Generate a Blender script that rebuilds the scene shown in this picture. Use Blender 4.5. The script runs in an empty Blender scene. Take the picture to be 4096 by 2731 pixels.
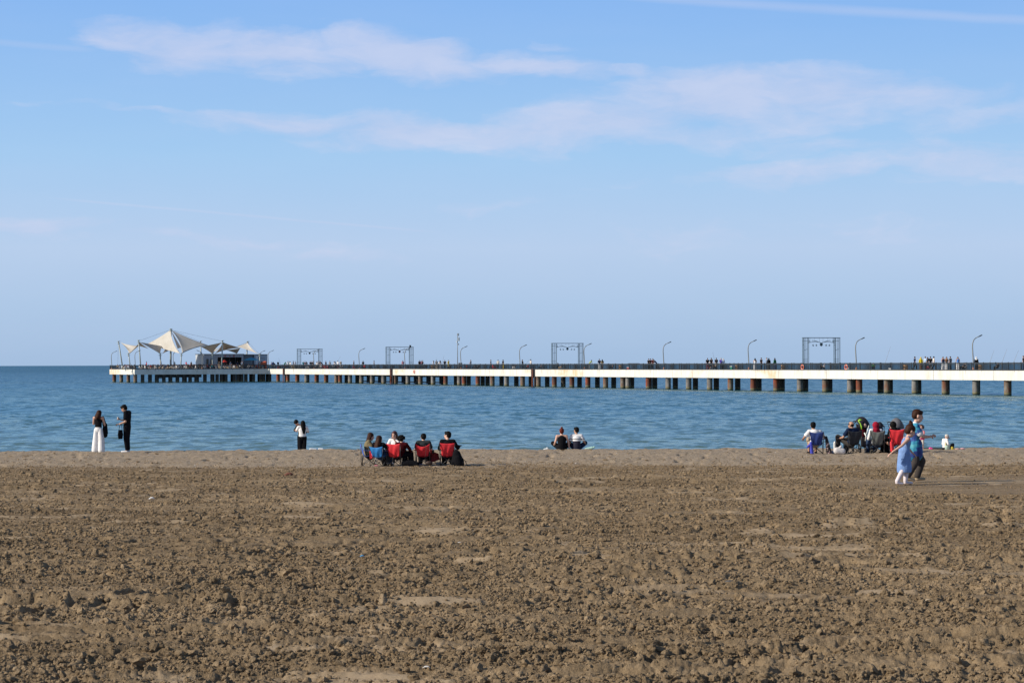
import bpy, bmesh, math, random
import numpy as np
from mathutils import Vector, Matrix

random.seed(7)
rng = np.random.default_rng(11)
R = math.radians
scene = bpy.context.scene
C = scene.collection

# ------------------------------------------------------------------ camera
F = 9184.0                      # focal length in pixels of a 4096-wide picture
CAMZ = 4.15                     # above the water
PITCH = math.atan(89.5 / F)
ROLL = 0.00314
cam_data = bpy.data.cameras.new('camera')
cam_data.sensor_width = 36.0
cam_data.lens = F / 4096.0 * 36.0
cam_data.clip_start = 0.1
cam_data.clip_end = 60000.0
cam = bpy.data.objects.new('camera', cam_data)
C.objects.link(cam)
_f = Vector((0, math.cos(PITCH), math.sin(PITCH)))
_r = Vector((math.cos(ROLL), 0, -math.sin(ROLL)))
_r = (_r - _f * _r.dot(_f)).normalized()
_u = _r.cross(_f)
_m = Matrix.Identity(4)
for i in range(3):
    _m[i][0] = _r[i]; _m[i][1] = _u[i]; _m[i][2] = -_f[i]
_m[2][3] = CAMZ
cam.matrix_world = _m
scene.camera = cam

# ------------------------------------------------------------------ sun and sky
SUN_EL = R(28.0)
SUN_AZ = math.atan2(-0.30, -0.95)      # towards the sun: left and a little behind the camera
sund = Vector((math.cos(SUN_EL) * math.cos(SUN_AZ), math.cos(SUN_EL) * math.sin(SUN_AZ), math.sin(SUN_EL)))
sl = bpy.data.lights.new('sun', 'SUN')
sl.energy = 5.0
sl.angle = R(0.53)
sl.color = (1.0, 0.91, 0.78)
sun = bpy.data.objects.new('sun', sl)
C.objects.link(sun)
sun.rotation_euler = sund.to_track_quat('Z', 'Y').to_euler()
scene.view_settings.view_transform = 'Standard'
scene.view_settings.look = 'None'
scene.view_settings.gamma = 1.0
scene.view_settings.use_curve_mapping = False
scene.view_settings.exposure = 0.0


class NT:
    """short-hand for writing node trees"""
    def __init__(s, nt):
        s.nt = nt
    def n(s, typ, **kw):
        nd = s.nt.nodes.new(typ)
        for k, v in kw.items():
            setattr(nd, k, v)
        return nd
    def put(s, sock, v):
        if isinstance(v, bpy.types.NodeSocket):
            s.nt.links.new(v, sock)
        elif v is not None:
            if isinstance(v, (tuple, list)) and len(v) == 3 and sock.type == 'RGBA':
                v = (*v, 1.0)
            sock.default_value = v
    def math(s, op, a, b=None, c=None, clamp=False):
        nd = s.n('ShaderNodeMath', operation=op, use_clamp=clamp)
        for i, v in enumerate((a, b, c)):
            s.put(nd.inputs[i], v)
        return nd.outputs[0]
    def vmath(s, op, a, b=None, scale=None):
        nd = s.n('ShaderNodeVectorMath', operation=op)
        s.put(nd.inputs[0], a)
        s.put(nd.inputs[1], b)
        if scale is not None:
            s.put(nd.inputs['Scale'], scale)
        return nd.outputs[1] if op in ('LENGTH', 'DOT_PRODUCT', 'DISTANCE') else nd.outputs[0]
    def mix(s, fac, a, b, mode='MIX'):
        nd = s.n('ShaderNodeMix', data_type='RGBA', blend_type=mode)
        s.put(nd.inputs[0], fac); s.put(nd.inputs[6], a); s.put(nd.inputs[7], b)
        return nd.outputs[2]
    def ramp(s, fac, stops, interp='LINEAR'):
        nd = s.n('ShaderNodeValToRGB')
        cr = nd.color_ramp
        cr.interpolation = interp
        while len(cr.elements) < len(stops):
            cr.elements.new(0.5)
        for e, (p, c) in zip(cr.elements, stops):
            e.position = p
            e.color = (*c, 1.0) if len(c) == 3 else c
        s.put(nd.inputs[0], fac)
        return nd.outputs[0]
    def noise(s, vec, scale, detail=4, rough=0.5, dist=0.0, dims='3D', color=False, w=None):
        nd = s.n('ShaderNodeTexNoise', noise_dimensions=dims)
        s.put(nd.inputs['Vector'], vec)
        nd.inputs['Scale'].default_value = scale
        nd.inputs['Detail'].default_value = detail
        nd.inputs['Roughness'].default_value = rough
        nd.inputs['Distortion'].default_value = dist
        return nd.outputs['Color' if color else 'Fac']
    def maprange(s, v, a, b, c=0.0, d=1.0, smooth=False):
        nd = s.n('ShaderNodeMapRange', interpolation_type='SMOOTHSTEP' if smooth else 'LINEAR')
        for i, x in enumerate((v, a, b, c, d)):
            s.put(nd.inputs[i], x)
        return nd.outputs[0]
    def mapping(s, v, loc=(0, 0, 0), rot=(0, 0, 0), sc=(1, 1, 1), typ='POINT'):
        nd = s.n('ShaderNodeMapping', vector_type=typ)
        s.put(nd.inputs[0], v)
        nd.inputs[1].default_value = loc; nd.inputs[2].default_value = rot; nd.inputs[3].default_value = sc
        return nd.outputs[0]
    def sep(s, v):
        nd = s.n('ShaderNodeSeparateXYZ'); s.put(nd.inputs[0], v); return nd.outputs
    def comb(s, x, y, z):
        nd = s.n('ShaderNodeCombineXYZ')
        for i, v in enumerate((x, y, z)):
            s.put(nd.inputs[i], v)
        return nd.outputs[0]


world = bpy.data.worlds.new('World')
scene.world = world
world.use_nodes = True
world.node_tree.nodes.clear()
W = NT(world.node_tree)
_co = W.n('ShaderNodeTexCoord').outputs['Generated']
_x, _y, _z = W.sep(_co)[:3]
_sky = W.n('ShaderNodeTexSky', sky_type='NISHITA')
_sky.sun_disc = False
_sky.sun_elevation = SUN_EL
_sky.sun_rotation = math.atan2(sund.x, sund.y)
_sky.altitude = 0
_sky.air_density = 1.0
_sky.dust_density = 0.6
_sky.ozone_density = 2.0
_sky.sun_size = R(0.5)
# azimuth and elevation as angles, so that clouds stand where they stand in the sky
_az = W.math('ARCTAN2', _x, _y)
_el = W.math('ARCSINE', W.math('MINIMUM', W.math('MAXIMUM', _z, -1.0), 1.0))
_p = W.comb(_az, _el, 0.0)
_elp = W.math('MAXIMUM', _el, 0.0)
# air colour: pale lavender haze over the sea, clear blue a few degrees up, then the model sky
_low = W.ramp(W.math('MULTIPLY', _elp, 4.0), [(0.0, (4.75, 6.75, 9.6)), (0.10, (5.45, 7.6, 10.5)), (0.20, (6.25, 8.25, 11.2)), (0.36, (4.75, 7.9, 11.7)), (0.64, (3.0, 6.15, 11.7)), (1.0, (2.3, 4.9, 10.4))])
_base = W.mix(W.maprange(_el, 0.17, 0.60, 0.0, 1.0, True), _low, _sky.outputs[0])

def _blob(px, py, w, h, ang=0.0, s=1.0, pw=None):
    cx = (px - 2048) / F
    cy = (1455 - py) / F
    v = W.mapping(pw, (cx, cy, 0), (0, 0, R(ang)), (w / F, h / F, 1), 'TEXTURE')
    l = W.vmath('LENGTH', v)
    return W.math('MULTIPLY', W.maprange(l, 1.45, 0.1, 0.0, 1.0, True), s)

_warp = W.noise(W.mapping(_p, sc=(9, 26, 1)), 2.2, 5, 0.55, color=True)
_pw = W.vmath('ADD', _p, W.vmath('MULTIPLY', W.vmath('SUBTRACT', _warp, (0.5, 0.5, 0.5)), (0.040, 0.020, 0)))
_blobs = [
    (560, 175, 330, 95, -2, 1.0), (760, 215, 380, 120, 2, 1.05), (1080, 215, 380, 100, -3, 1.1), (1250, 275, 330, 80, 4, 0.8), (1620, 225, 380, 110, -5, 1.15), (1750, 290, 360, 80, -3, 1.0), (2150, 275, 400, 65, -7, 1.0),
    (2500, 305, 260, 34, -3, 0.7), (480, 120, 260, 50, -3, 0.6), (2270, 195, 150, 34, -3, 0.55), (1250, 115, 260, 16, -4, 0.45), (980, 180, 300, 60, 0, 0.9),
    (1200, 510, 520, 62, -3, 0.95), (1650, 530, 520, 85, 1, 1.1), (600, 465, 520, 22, -4, 0.6), (1500, 560, 420, 50, 2, 0.8), (2050, 540, 420, 80, 4, 1.0),
    (2400, 510, 560, 120, 6, 1.05), (2850, 400, 500, 160, 5, 1.15), (3250, 375, 540, 130, -1, 1.05), (3620, 410, 480, 95, -2, 0.8), (2750, 560, 560, 80, 2, 0.8),
    (3150, 480, 640, 80, 3, 0.8), (3200, 690, 700, 64, 2, 0.8), (3850, 650, 560, 100, -3, 0.9), (4000, 500, 480, 90, 5, 0.65), (3300, 600, 560, 50, 0, 0.6),
    (160, 890, 560, 56, -3, 0.75), (750, 945, 850, 46, -2, 0.6), (1900, 850, 600, 70, 8, 0.4), (1300, 1010, 700, 40, -2, 0.45), (3000, 950, 1200, 90, 1, 0.4),
]
_s = None
for b in _blobs:
    o = _blob(*b, pw=_pw)
    _s = o if _s is None else W.math('MAXIMUM', _s, o)
_det = W.noise(W.mapping(_pw, sc=(7, 24, 1)), 3.0, 7, 0.58)
_cl = W.math('ADD', _s, W.math('MULTIPLY', W.math('SUBTRACT', _det, 0.5), 1.8))
_cl = W.math('MULTIPLY', _cl, W.maprange(_s, 0.0, 0.12, 0.0, 1.0))
_cl = W.maprange(_cl, 0.08, 1.2, 0.0, 0.68, True)
# thin veil everywhere low in the sky, and loose streaks high up outside the picture too
_veil = W.math('MULTIPLY', W.noise(W.mapping(_p, sc=(4, 22, 1)), 2.0, 4, 0.5), 0.16)
_veil = W.math('MULTIPLY', _veil, W.maprange(_el, 0.9, 0.0, 0.2, 1.0))
_hi = W.maprange(W.noise(W.mapping(_co, sc=(1, 1, 5)), 2.6, 6, 0.6), 0.55, 0.85, 0.0, 0.5, True)
_hi = W.math('MULTIPLY', _hi, W.maprange(_el, 0.2, 0.35, 0.0, 1.0))
_cl = W.math('MAXIMUM', _cl, _hi)
_cl = W.math('MAXIMUM', _cl, _veil)
# condensation trails: straight thin lines across the sky
def _trail(x0, y0, x1, y1, wd, s):
    ang = math.atan2(-(y1 - y0), (x1 - x0))
    L = math.hypot(x1 - x0, y1 - y0) / 2
    cx, cy = ((x0 + x1) / 2 - 2048) / F, (1455 - (y0 + y1) / 2) / F
    pw2 = W.vmath('ADD', _p, W.vmath('MULTIPLY', W.vmath('SUBTRACT', _warp, (0.5, 0.5, 0.5)), (0.0, 0.0016, 0)))
    v = W.mapping(pw2, (cx, cy, 0), (0, 0, ang), (L / F, wd / F, 1), 'TEXTURE')
    xx, yy = W.sep(v)[:2]
    a = W.maprange(W.math('ABSOLUTE', yy), 1.0, 0.0, 0.0, 1.0, True)
    b = W.maprange(W.math('ABSOLUTE', xx), 1.0, 0.6, 0.0, 1.0, True)
    return W.math('MULTIPLY', W.math('MULTIPLY', a, b), s)
for t in ((2150, -30, 4500, 160, 34, 0.30), (60, 785, 1900, 940, 11, 0.30), (-300, 180, 480, 228, 26, 0.22)):
    _cl = W.math('MAXIMUM', _cl, _trail(*t))
_cloudcol = W.mix(_det, (6.3, 7.5, 10.8), (9.9, 10.0, 11.9))
_skyc = W.mix(_cl, _base, _cloudcol)
_bg = W.n('ShaderNodeBackground')
W.put(_bg.inputs[0], _skyc)
_bg.inputs[1].default_value = 0.075
_wo = W.n('ShaderNodeOutputWorld')
world.node_tree.links.new(_bg.outputs[0], _wo.inputs[0])

ROWK = 0.00168       # row spacing of the beach mesh, as a share of distance
NCOL = 960
NCLOD = 480000

# ------------------------------------------------------------------ helpers
def at(px, D, z=0.0):
    """world point seen at picture column px, at distance D along the view and height z"""
    return Vector(((px - 2048.0) / F * D, D, z))

def tag(o, label=None, cat=None, group=None, kind=None):
    if label: o['label'] = label
    if cat: o['category'] = cat
    if group: o['group'] = group
    if kind: o['kind'] = kind
    return o

def empty(name, loc=(0, 0, 0), rz=0.0, sc=1.0):
    o = bpy.data.objects.new(name, None)
    C.objects.link(o)
    o.location = loc
    o.rotation_euler = (0, 0, rz)
    o.scale = (sc, sc, sc)
    o.empty_display_size = 0.2
    return o

def copy_tree(o, parent=None):
    c = o.copy()
    C.objects.link(c)
    c.parent = parent
    for ch in list(o.children):
        copy_tree(ch, c)
    return c

_mats = {}
def mat(name, col=(0.5, 0.5, 0.5), rough=0.7, metal=0.0, var=0.12, scale=6.0, bump=0.0, bscale=40.0, spec=0.5, trans=0.0):
    """a procedural material: base colour with soft noise wear and fine relief"""
    if name in _mats:
        return _mats[name]
    m = bpy.data.materials.new(name)
    m.use_nodes = True
    nt = m.node_tree
    N = NT(nt)
    b = nt.nodes['Principled BSDF']
    co = N.n('ShaderNodeTexCoord').outputs['Object']
    n1 = N.noise(co, scale, 5, 0.6)
    dark = tuple(c * (1 - var) for c in col)
    lite = tuple(min(1.0, c * (1 + var)) for c in col)
    N.put(b.inputs['Base Color'], N.ramp(n1, [(0.3, dark), (0.7, lite)]))
    b.inputs['Roughness'].default_value = rough
    b.inputs['Metallic'].default_value = metal
    b.inputs['Specular IOR Level'].default_value = spec
    if trans:
        b.inputs['Subsurface Weight'].default_value = 0.0
    if bump:
        bp = N.n('ShaderNodeBump')
        bp.inputs['Strength'].default_value = 1.0
        bp.inputs['Distance'].default_value = bump
        N.put(bp.inputs['Height'], N.noise(co, bscale, 4, 0.6))
        N.put(b.inputs['Normal'], bp.outputs[0])
    _mats[name] = m
    return m

def link_mesh(name, me, m=None, parent=None, smooth=False):
    o = bpy.data.objects.new(name, me)
    C.objects.link(o)
    if m is not None:
        if isinstance(m, (list, tuple)):
            for x in m: me.materials.append(x)
        else:
            me.materials.append(m)
    if parent is not None:
        o.parent = parent
    if smooth:
        me.polygons.foreach_set('use_smooth', [True] * len(me.polygons))
    return o

class MB:
    """mesh builder"""
    def __init__(s):
        s.v = []; s.f = []; s.mi = []; s.cur = 0
    def add(s, vs, fs):
        b = len(s.v)
        s.v += [tuple(v) for v in vs]
        for f in fs:
            s.f.append(tuple(b + i for i in f)); s.mi.append(s.cur)
        return s
    def box(s, lo, hi, M=None):
        x0, y0, z0 = lo; x1, y1, z1 = hi
        vs = [(x0, y0, z0), (x1, y0, z0), (x1, y1, z0), (x0, y1, z0), (x0, y0, z1), (x1, y0, z1), (x1, y1, z1), (x0, y1, z1)]
        if M is not None: vs = [M @ Vector(v) for v in vs]
        return s.add(vs, [(0, 3, 2, 1), (4, 5, 6, 7), (0, 1, 5, 4), (1, 2, 6, 5), (2, 3, 7, 6), (3, 0, 4, 7)])
    def tube(s, pts, r, n=6, caps=True, ry=None):
        """tube through pts; r a number or a list; ry flattens"""
        pts = [Vector(p) for p in pts]
        rs = r if isinstance(r, (list, tuple)) else [r] * len(pts)
        up = None
        rings = []
        for i, p in enumerate(pts):
            a = pts[max(i - 1, 0)]; b = pts[min(i + 1, len(pts) - 1)]
            t = (b - a)
            if t.length < 1e-9: t = Vector((0, 0, 1))
            t.normalize()
            if up is None:
                up = Vector((0, 0, 1)) if abs(t.z) < 0.9 else Vector((0, 1, 0))
            x = t.cross(up)
            if x.length < 1e-6: x = t.orthogonal()
            x.normalize(); y = t.cross(x).normalized()
            up = -y if y.dot(up) < 0 else y
            up = x.cross(t)
            ring = []
            for k in range(n):
                an = 2 * math.pi * k / n
                ring.append(p + x * math.cos(an) * rs[i] + y * math.sin(an) * (rs[i] if ry is None else ry))
            rings.append(ring)
        vs = [v for rg in rings for v in rg]
        fs = []
        for i in range(len(pts) - 1):
            for k in range(n):
                a = i * n + k; b = i * n + (k + 1) % n
                fs.append((a, b, b + n, a + n))
        if caps:
            fs.append(tuple(range(n))[::-1])
            fs.append(tuple((len(pts) - 1) * n + k for k in range(n)))
        return s.add(vs, fs)
    def lathe(s, prof, n=12, M=None):
        vs = []; fs = []
        for (r_, z_) in prof:
            for k in range(n):
                an = 2 * math.pi * k / n
                v = Vector((r_ * math.cos(an), r_ * math.sin(an), z_))
                vs.append(M @ v if M is not None else v)
        for i in range(len(prof) - 1):
            for k in range(n):
                a = i * n + k; b = i * n + (k + 1) % n
                fs.append((a, b, b + n, a + n))
        fs.append(tuple(range(n))[::-1]); fs.append(tuple((len(prof) - 1) * n + k for k in range(n)))
        return s.add(vs, fs)
    def ball(s, c, rx, ry=None, rz=None, nu=10, nv=7, M=None):
        ry = ry or rx; rz = rz or rx
        c = Vector(c)
        vs = [Vector((0, 0, -rz))]; fs = []
        for j in range(1, nv):
            th = math.pi * j / nv
            for k in range(nu):
                an = 2 * math.pi * k / nu
                vs.append(Vector((rx * math.sin(th) * math.cos(an), ry * math.sin(th) * math.sin(an), -rz * math.cos(th))))
        vs.append(Vector((0, 0, rz)))
        for k in range(nu):
            fs.append((0, 1 + (k + 1) % nu, 1 + k))
            t = 1 + (nv - 2) * nu
            fs.append((len(vs) - 1, t + k, t + (k + 1) % nu))
        for j in range(nv - 2):
            for k in range(nu):
                a = 1 + j * nu + k; b = 1 + j * nu + (k + 1) % nu
                fs.append((a, b, b + nu, a + nu))
        vs = [(M @ v if M is not None else v) + c for v in vs]
        return s.add(vs, fs)
    def grid(s, P, thick=None):
        """P: rows of points; a sheet, given a thickness if thick"""
        nr = len(P); nc = len(P[0])
        P = [[Vector(p) for p in row] for row in P]
        vs = [p for row in P for p in row]
        fs = []
        for i in range(nr - 1):
            for j in range(nc - 1):
                a = i * nc + j
                fs.append((a, a + 1, a + nc + 1, a + nc))
        if thick:
            nrm = []
            for i in range(nr):
                for j in range(nc):
                    du = P[i][min(j + 1, nc - 1)] - P[i][max(j - 1, 0)]
                    dv = P[min(i + 1, nr - 1)][j] - P[max(i - 1, 0)][j]
                    n_ = du.cross(dv)
                    nrm.append(n_.normalized() if n_.length > 1e-9 else Vector((0, 0, 1)))
            k = len(vs)
            vs = vs + [v - n_ * thick for v, n_ in zip(vs, nrm)]
            fs += [tuple(k + i for i in f[::-1]) for f in fs]
            for j in range(nc - 1):
                fs.append((j + 1, j, k + j, k + j + 1))
                a = (nr - 1) * nc + j
                fs.append((a, a + 1, k + a + 1, k + a))
            for i in range(nr - 1):
                a = i * nc
                fs.append((a, a + nc, k + a + nc, k + a))
                a = i * nc + nc - 1
                fs.append((a + nc, a, k + a, k + a + nc))
        return s.add(vs, fs)
    def mesh(s, name='mesh', smooth=False):
        me = bpy.data.meshes.new(name)
        me.from_pydata(s.v, [], s.f)
        if any(s.mi):
            me.polygons.foreach_set('material_index', s.mi)
        if smooth:
            me.polygons.foreach_set('use_smooth', [True] * len(me.polygons))
        me.update()
        return me
    def build(s, name, m=None, parent=None, smooth=False):
        return link_mesh(name, s.mesh(name, smooth), m, parent)

# ---- vector noise in numpy
_perm = np.random.default_rng(5).permutation(65536).astype(np.int64)
def _hash(ix, iy, s):
    return _perm[(_perm[(ix + s * 131) & 65535] + iy) & 65535]
def perlin(x, y, s=0):
    ix = np.floor(x).astype(np.int64); iy = np.floor(y).astype(np.int64)
    fx = x - ix; fy = y - iy
    u = fx * fx * fx * (fx * (fx * 6 - 15) + 10); v = fy * fy * fy * (fy * (fy * 6 - 15) + 10)
    def g(dx, dy):
        a = _hash(ix + dx, iy + dy, s) * (2 * np.pi / 65536.0)
        return np.cos(a) * (fx - dx) + np.sin(a) * (fy - dy)
    n00 = g(0, 0); n10 = g(1, 0); n01 = g(0, 1); n11 = g(1, 1)
    return 1.4 * ((n00 * (1 - u) + n10 * u) * (1 - v) + (n01 * (1 - u) + n11 * u) * v)
def lumps(x, y, s=0):
    """rounded lumps of random size on a jittered cell grid: 0 between, up to 1 on top"""
    ix = np.floor(x).astype(np.int64); iy = np.floor(y).astype(np.int64)
    out = np.zeros_like(x)
    for dx in (-1, 0, 1):
        for dy in (-1, 0, 1):
            h = _hash(ix + dx, iy + dy, s)
            cx = ix + dx + 0.15 + 0.7 * ((h & 255) / 255.0); cy = iy + dy + 0.15 + 0.7 * (((h >> 8) & 255) / 255.0)
            h2 = _perm[(h + 7) & 65535] / 65536.0
            r = 0.22 + 0.5 * h2
            hh = 0.3 + 0.7 * (_perm[(h + 99) & 65535] / 65536.0)
            d2 = ((x - cx) ** 2 + (y - cy) ** 2) / (r * r)
            out = np.maximum(out, hh * np.sqrt(np.clip(1 - d2, 0, 1)))
    return out
def sstep(a, b, x):
    t = np.clip((x - a) / (b - a), 0, 1)
    return t * t * (3 - 2 * t)

# ------------------------------------------------------------------ the beach
_PD = [-200, -10, 0, 12, 20, 30, 35, 40, 50, 60, 68, 75, 80, 86, 90, 94, 98, 103, 115, 140, 400]
_PZ = [1.5, 1.6, 1.6, 1.6, 1.66, 1.87, 1.965, 1.975, 2.40, 2.81, 3.11, 3.355, 3.27, 3.285, 3.375, 3.62, 3.88, 4.17, 4.7, 5.6, 9.0]
def gz(y):
    return CAMZ - np.interp(y, _PD, _PZ)
def _smooth_gz(y):
    return (gz(y - 1.2) + gz(y - 0.4) + gz(y + 0.4) + gz(y + 1.2)) / 4
def ground(y):
    return float(_smooth_gz(np.array([float(y)]))[0])

def dryness(x, y):
    """1 on the pale wind-smoothed patches, 0 on raked clods"""
    wx = x + 0.6 * perlin(x * 0.8, y * 0.8, 31); wy = y + 0.6 * perlin(x * 0.9 + 9, y * 0.7, 32) + 0.15 * perlin(x * 3, y * 2, 39)
    a = perlin(wx * 0.55, wy * 1.25, 33) + 0.45 * perlin(wx * 1.7, wy * 3.0, 34) + 0.35 * perlin(x * 0.12, y * 0.22, 35)
    d = sstep(0.37, 0.66, a) * (0.55 + 0.45 * sstep(-0.2, 0.3, perlin(x * 4.0, y * 2.5, 38)))
    far = sstep(66, 79, y + 5.0 * perlin(x * 0.12, y * 0.10, 36) + 2.5 * perlin(x * 0.7, y * 0.3, 37))
    mid = sstep(40, 74, y)
    return np.maximum(d, np.maximum(far, 0.25 * mid * sstep(-0.1, 0.5, a))), far

_foot = []
def _trod(x, y):
    # the sand round the two walking children is trodden flat
    return sstep(1.0, 0.6, np.sqrt(((x - 8.0) / 3.4) ** 2 + ((y - 36.6) / 4.6) ** 2))
def relief(x, y, res):
    """height of the raked sand over the smooth profile; res = local mesh spacing, finer relief is left out"""
    dry, far = dryness(x, y)
    wx = x + 0.02 * perlin(x * 9, y * 9, 41); wy = y + 0.02 * perlin(x * 9 + 5, y * 9, 42)
    h = 0.045 * perlin(x * 0.30, y * 0.7, 1)
    # low steps and furrows left by the rake, running along the shore
    yy = y + 0.35 * perlin(x * 0.35, y * 0.5, 3) + 0.04 * perlin(x * 3.0, y * 3.0, 5)
    f1 = 1 - np.abs(perlin(x * 0.16, yy * 1.5, 2)) * 2.2
    r1 = np.clip(f1, 0, 1) ** 3
    h += 0.060 * r1 * sstep(-0.1, 0.5, perlin(x * 0.3, y * 0.35, 7))
    f2 = 1 - np.abs(perlin(x * 0.22 + 40, yy * 3.1, 8)) * 2.2
    r2 = np.clip(f2, 0, 1) ** 3
    h += 0.034 * r2
    h += 0.020 * perlin(x * 1.3, y * 2.8, 4)
    tex = np.clip(1.35 - res * 3.2, 0.0, 1)
    h += 0.022 * perlin(x * 3.3, y * 2.2, 9) * sstep(30, 50, y) * tex
    rough = 1 - 0.93 * dry
    rough = rough * (0.55 + 0.6 * sstep(-0.4, 0.6, perlin(x * 0.45, y * 0.9, 6)))
    rough = rough * (0.80 + 0.35 * r1 + 0.25 * r2)
    trod = _trod(x, y)
    rough = rough * (1 - 0.9 * trod) * (1 - 0.35 * sstep(32, 40, y))
    c = np.zeros_like(x)
    for (k, amp, s) in ((4.5, 0.012, 11), (8.0, 0.012, 12), (14.0, 0.008, 13), (26.0, 0.022, 14), (44.0, 0.025, 15), (75.0, 0.016, 16)):
        fade = np.clip(1.7 - res * k * 1.9, 0, 1)
        if fade.max() <= 0: continue
        if k > 8:
            n = lumps(wx * k, wy * k * 0.95, s) - 0.35
        else:
            n = perlin(wx * k, wy * k, s)
        c += amp * fade * n
    # ragged holes between the clods
    n = perlin(wx * 7, wy * 7, 21)
    c -= 0.045 * sstep(0.25, 0.7, n) * np.clip(1.5 - res * 14, 0, 1)
    h += c * rough
    # trodden hollows
    tr = perlin(x * 2.0, y * 2.8, 22)
    h -= 0.065 * sstep(0.48, 0.70, tr) * (0.35 + 0.65 * rough) * np.clip(1.4 - res * 4, 0.3, 1)
    tr2 = perlin(x * 4.6, y * 3.6, 23)
    h -= 0.055 * sstep(0.42, 0.62, tr2) * rough * np.clip(1.4 - res * 7, 0.0, 1)
    h += far * (0.03 * perlin(x * 1.3, y * 0.9, 51) - 0.07 * sstep(0.30, 0.65, perlin(x * 2.6, y * 1.1, 52)) + 0.012 * perlin(x * 6.0, y * 2.0, 53))
    h = h * (1 - 0.85 * trod)
    for (fx, fy, fl, fw, ang, dep) in _foot:
        ca, sa = math.cos(ang), math.sin(ang)
        m = (np.abs(x - fx) < 0.6) & (np.abs(y - fy) < 0.6)
        if not m.any(): continue
        dx, dy = x[m] - fx, y[m] - fy
        q = np.sqrt(((dx * ca + dy * sa) / fl) ** 2 + ((-dx * sa + dy * ca) / fw) ** 2)
        h[m] += dep * (-sstep(1.05, 0.7, q) + 0.45 * np.exp(-((q - 1.25) / 0.22) ** 2))
    return h, dry, far

for k in range(46):
    d = 11.5 + 30 * random.random() ** 1.3
    _foot.append(((random.random() - 0.5) * 0.5 * d, d, 0.15, 0.065, random.uniform(-0.6, 0.6) + random.choice((0, math.pi / 2)), random.uniform(0.025, 0.05)))
# a line of deep prints crossing near the left
for k in range(7):
    _foot.append((-3.3 + 0.52 * k * 0.4, 14.2 + 0.62 * k, 0.16, 0.075, 1.2 + 0.2 * random.random(), 0.06))

FINE_ROWS, FINE_COLS = (1, 1) if False else (None, None)
def beach_mesh():
    def seq(a, b, k):
        n = int(math.ceil(math.log(b / a) / k)); return list(a * np.exp(np.linspace(0, math.log(b / a), n, endpoint=False)))
    Y = np.array(seq(10.3, 22.0, ROWK) + seq(22.0, 45.0, ROWK * 1.15) + seq(45.0, 112.0, ROWK * 2.6) + [112.0, 116, 125, 140])
    inner = np.linspace(-0.265, 0.265, NCOL)
    outer = 0.265 + 0.55 * (np.linspace(0, 1, 40)[1:] ** 1.8)
    A = np.concatenate([-outer[::-1], inner, outer])
    YY, AA = np.meshgrid(Y, A, indexing='ij')
    HW = 0.255 * YY + 1.7
    X = AA / 0.265 * HW
    resy = np.gradient(Y)[:, None] * np.ones_like(AA)
    resx = np.gradient(A)[None, :] / 0.265 * HW
    res = np.maximum(resx, resy * 0.7)
    h = np.zeros_like(X); dry = np.zeros_like(X); far = np.zeros_like(X)
    for i in range(0, len(Y), 64):
        sl_ = slice(i, i + 64)
        a, b, c = relief(X[sl_].copy(), YY[sl_].copy(), res[sl_])
        h[sl_] = a; dry[sl_] = b; far[sl_] = c
    Z = _smooth_gz(YY) + h * sstep(118, 100, YY)
    nr, nc = X.shape
    co = np.stack([X, YY, Z], -1).reshape(-1, 3).astype(np.float32)
    idx = np.arange(nr * nc).reshape(nr, nc)
    q = np.stack([idx[:-1, :-1], idx[:-1, 1:], idx[1:, 1:], idx[1:, :-1]], -1).reshape(-1, 4)
    me = bpy.data.meshes.new('beach')
    me.vertices.add(len(co)); me.vertices.foreach_set('co', co.ravel())
    me.loops.add(q.size); me.loops.foreach_set('vertex_index', q.ravel().astype(np.int32))
    me.polygons.add(len(q)); me.polygons.foreach_set('loop_start', np.arange(0, q.size, 4, dtype=np.int32))
    me.polygons.foreach_set('use_smooth', np.ones(len(q), dtype=bool))
    me.update()
    at_ = me.attributes.new('dry', 'FLOAT', 'POINT'); at_.data.foreach_set('value', dry.ravel().astype(np.float32))
    at_ = me.attributes.new('shelly', 'FLOAT', 'POINT'); at_.data.foreach_set('value', far.ravel().astype(np.float32))
    return me

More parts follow.
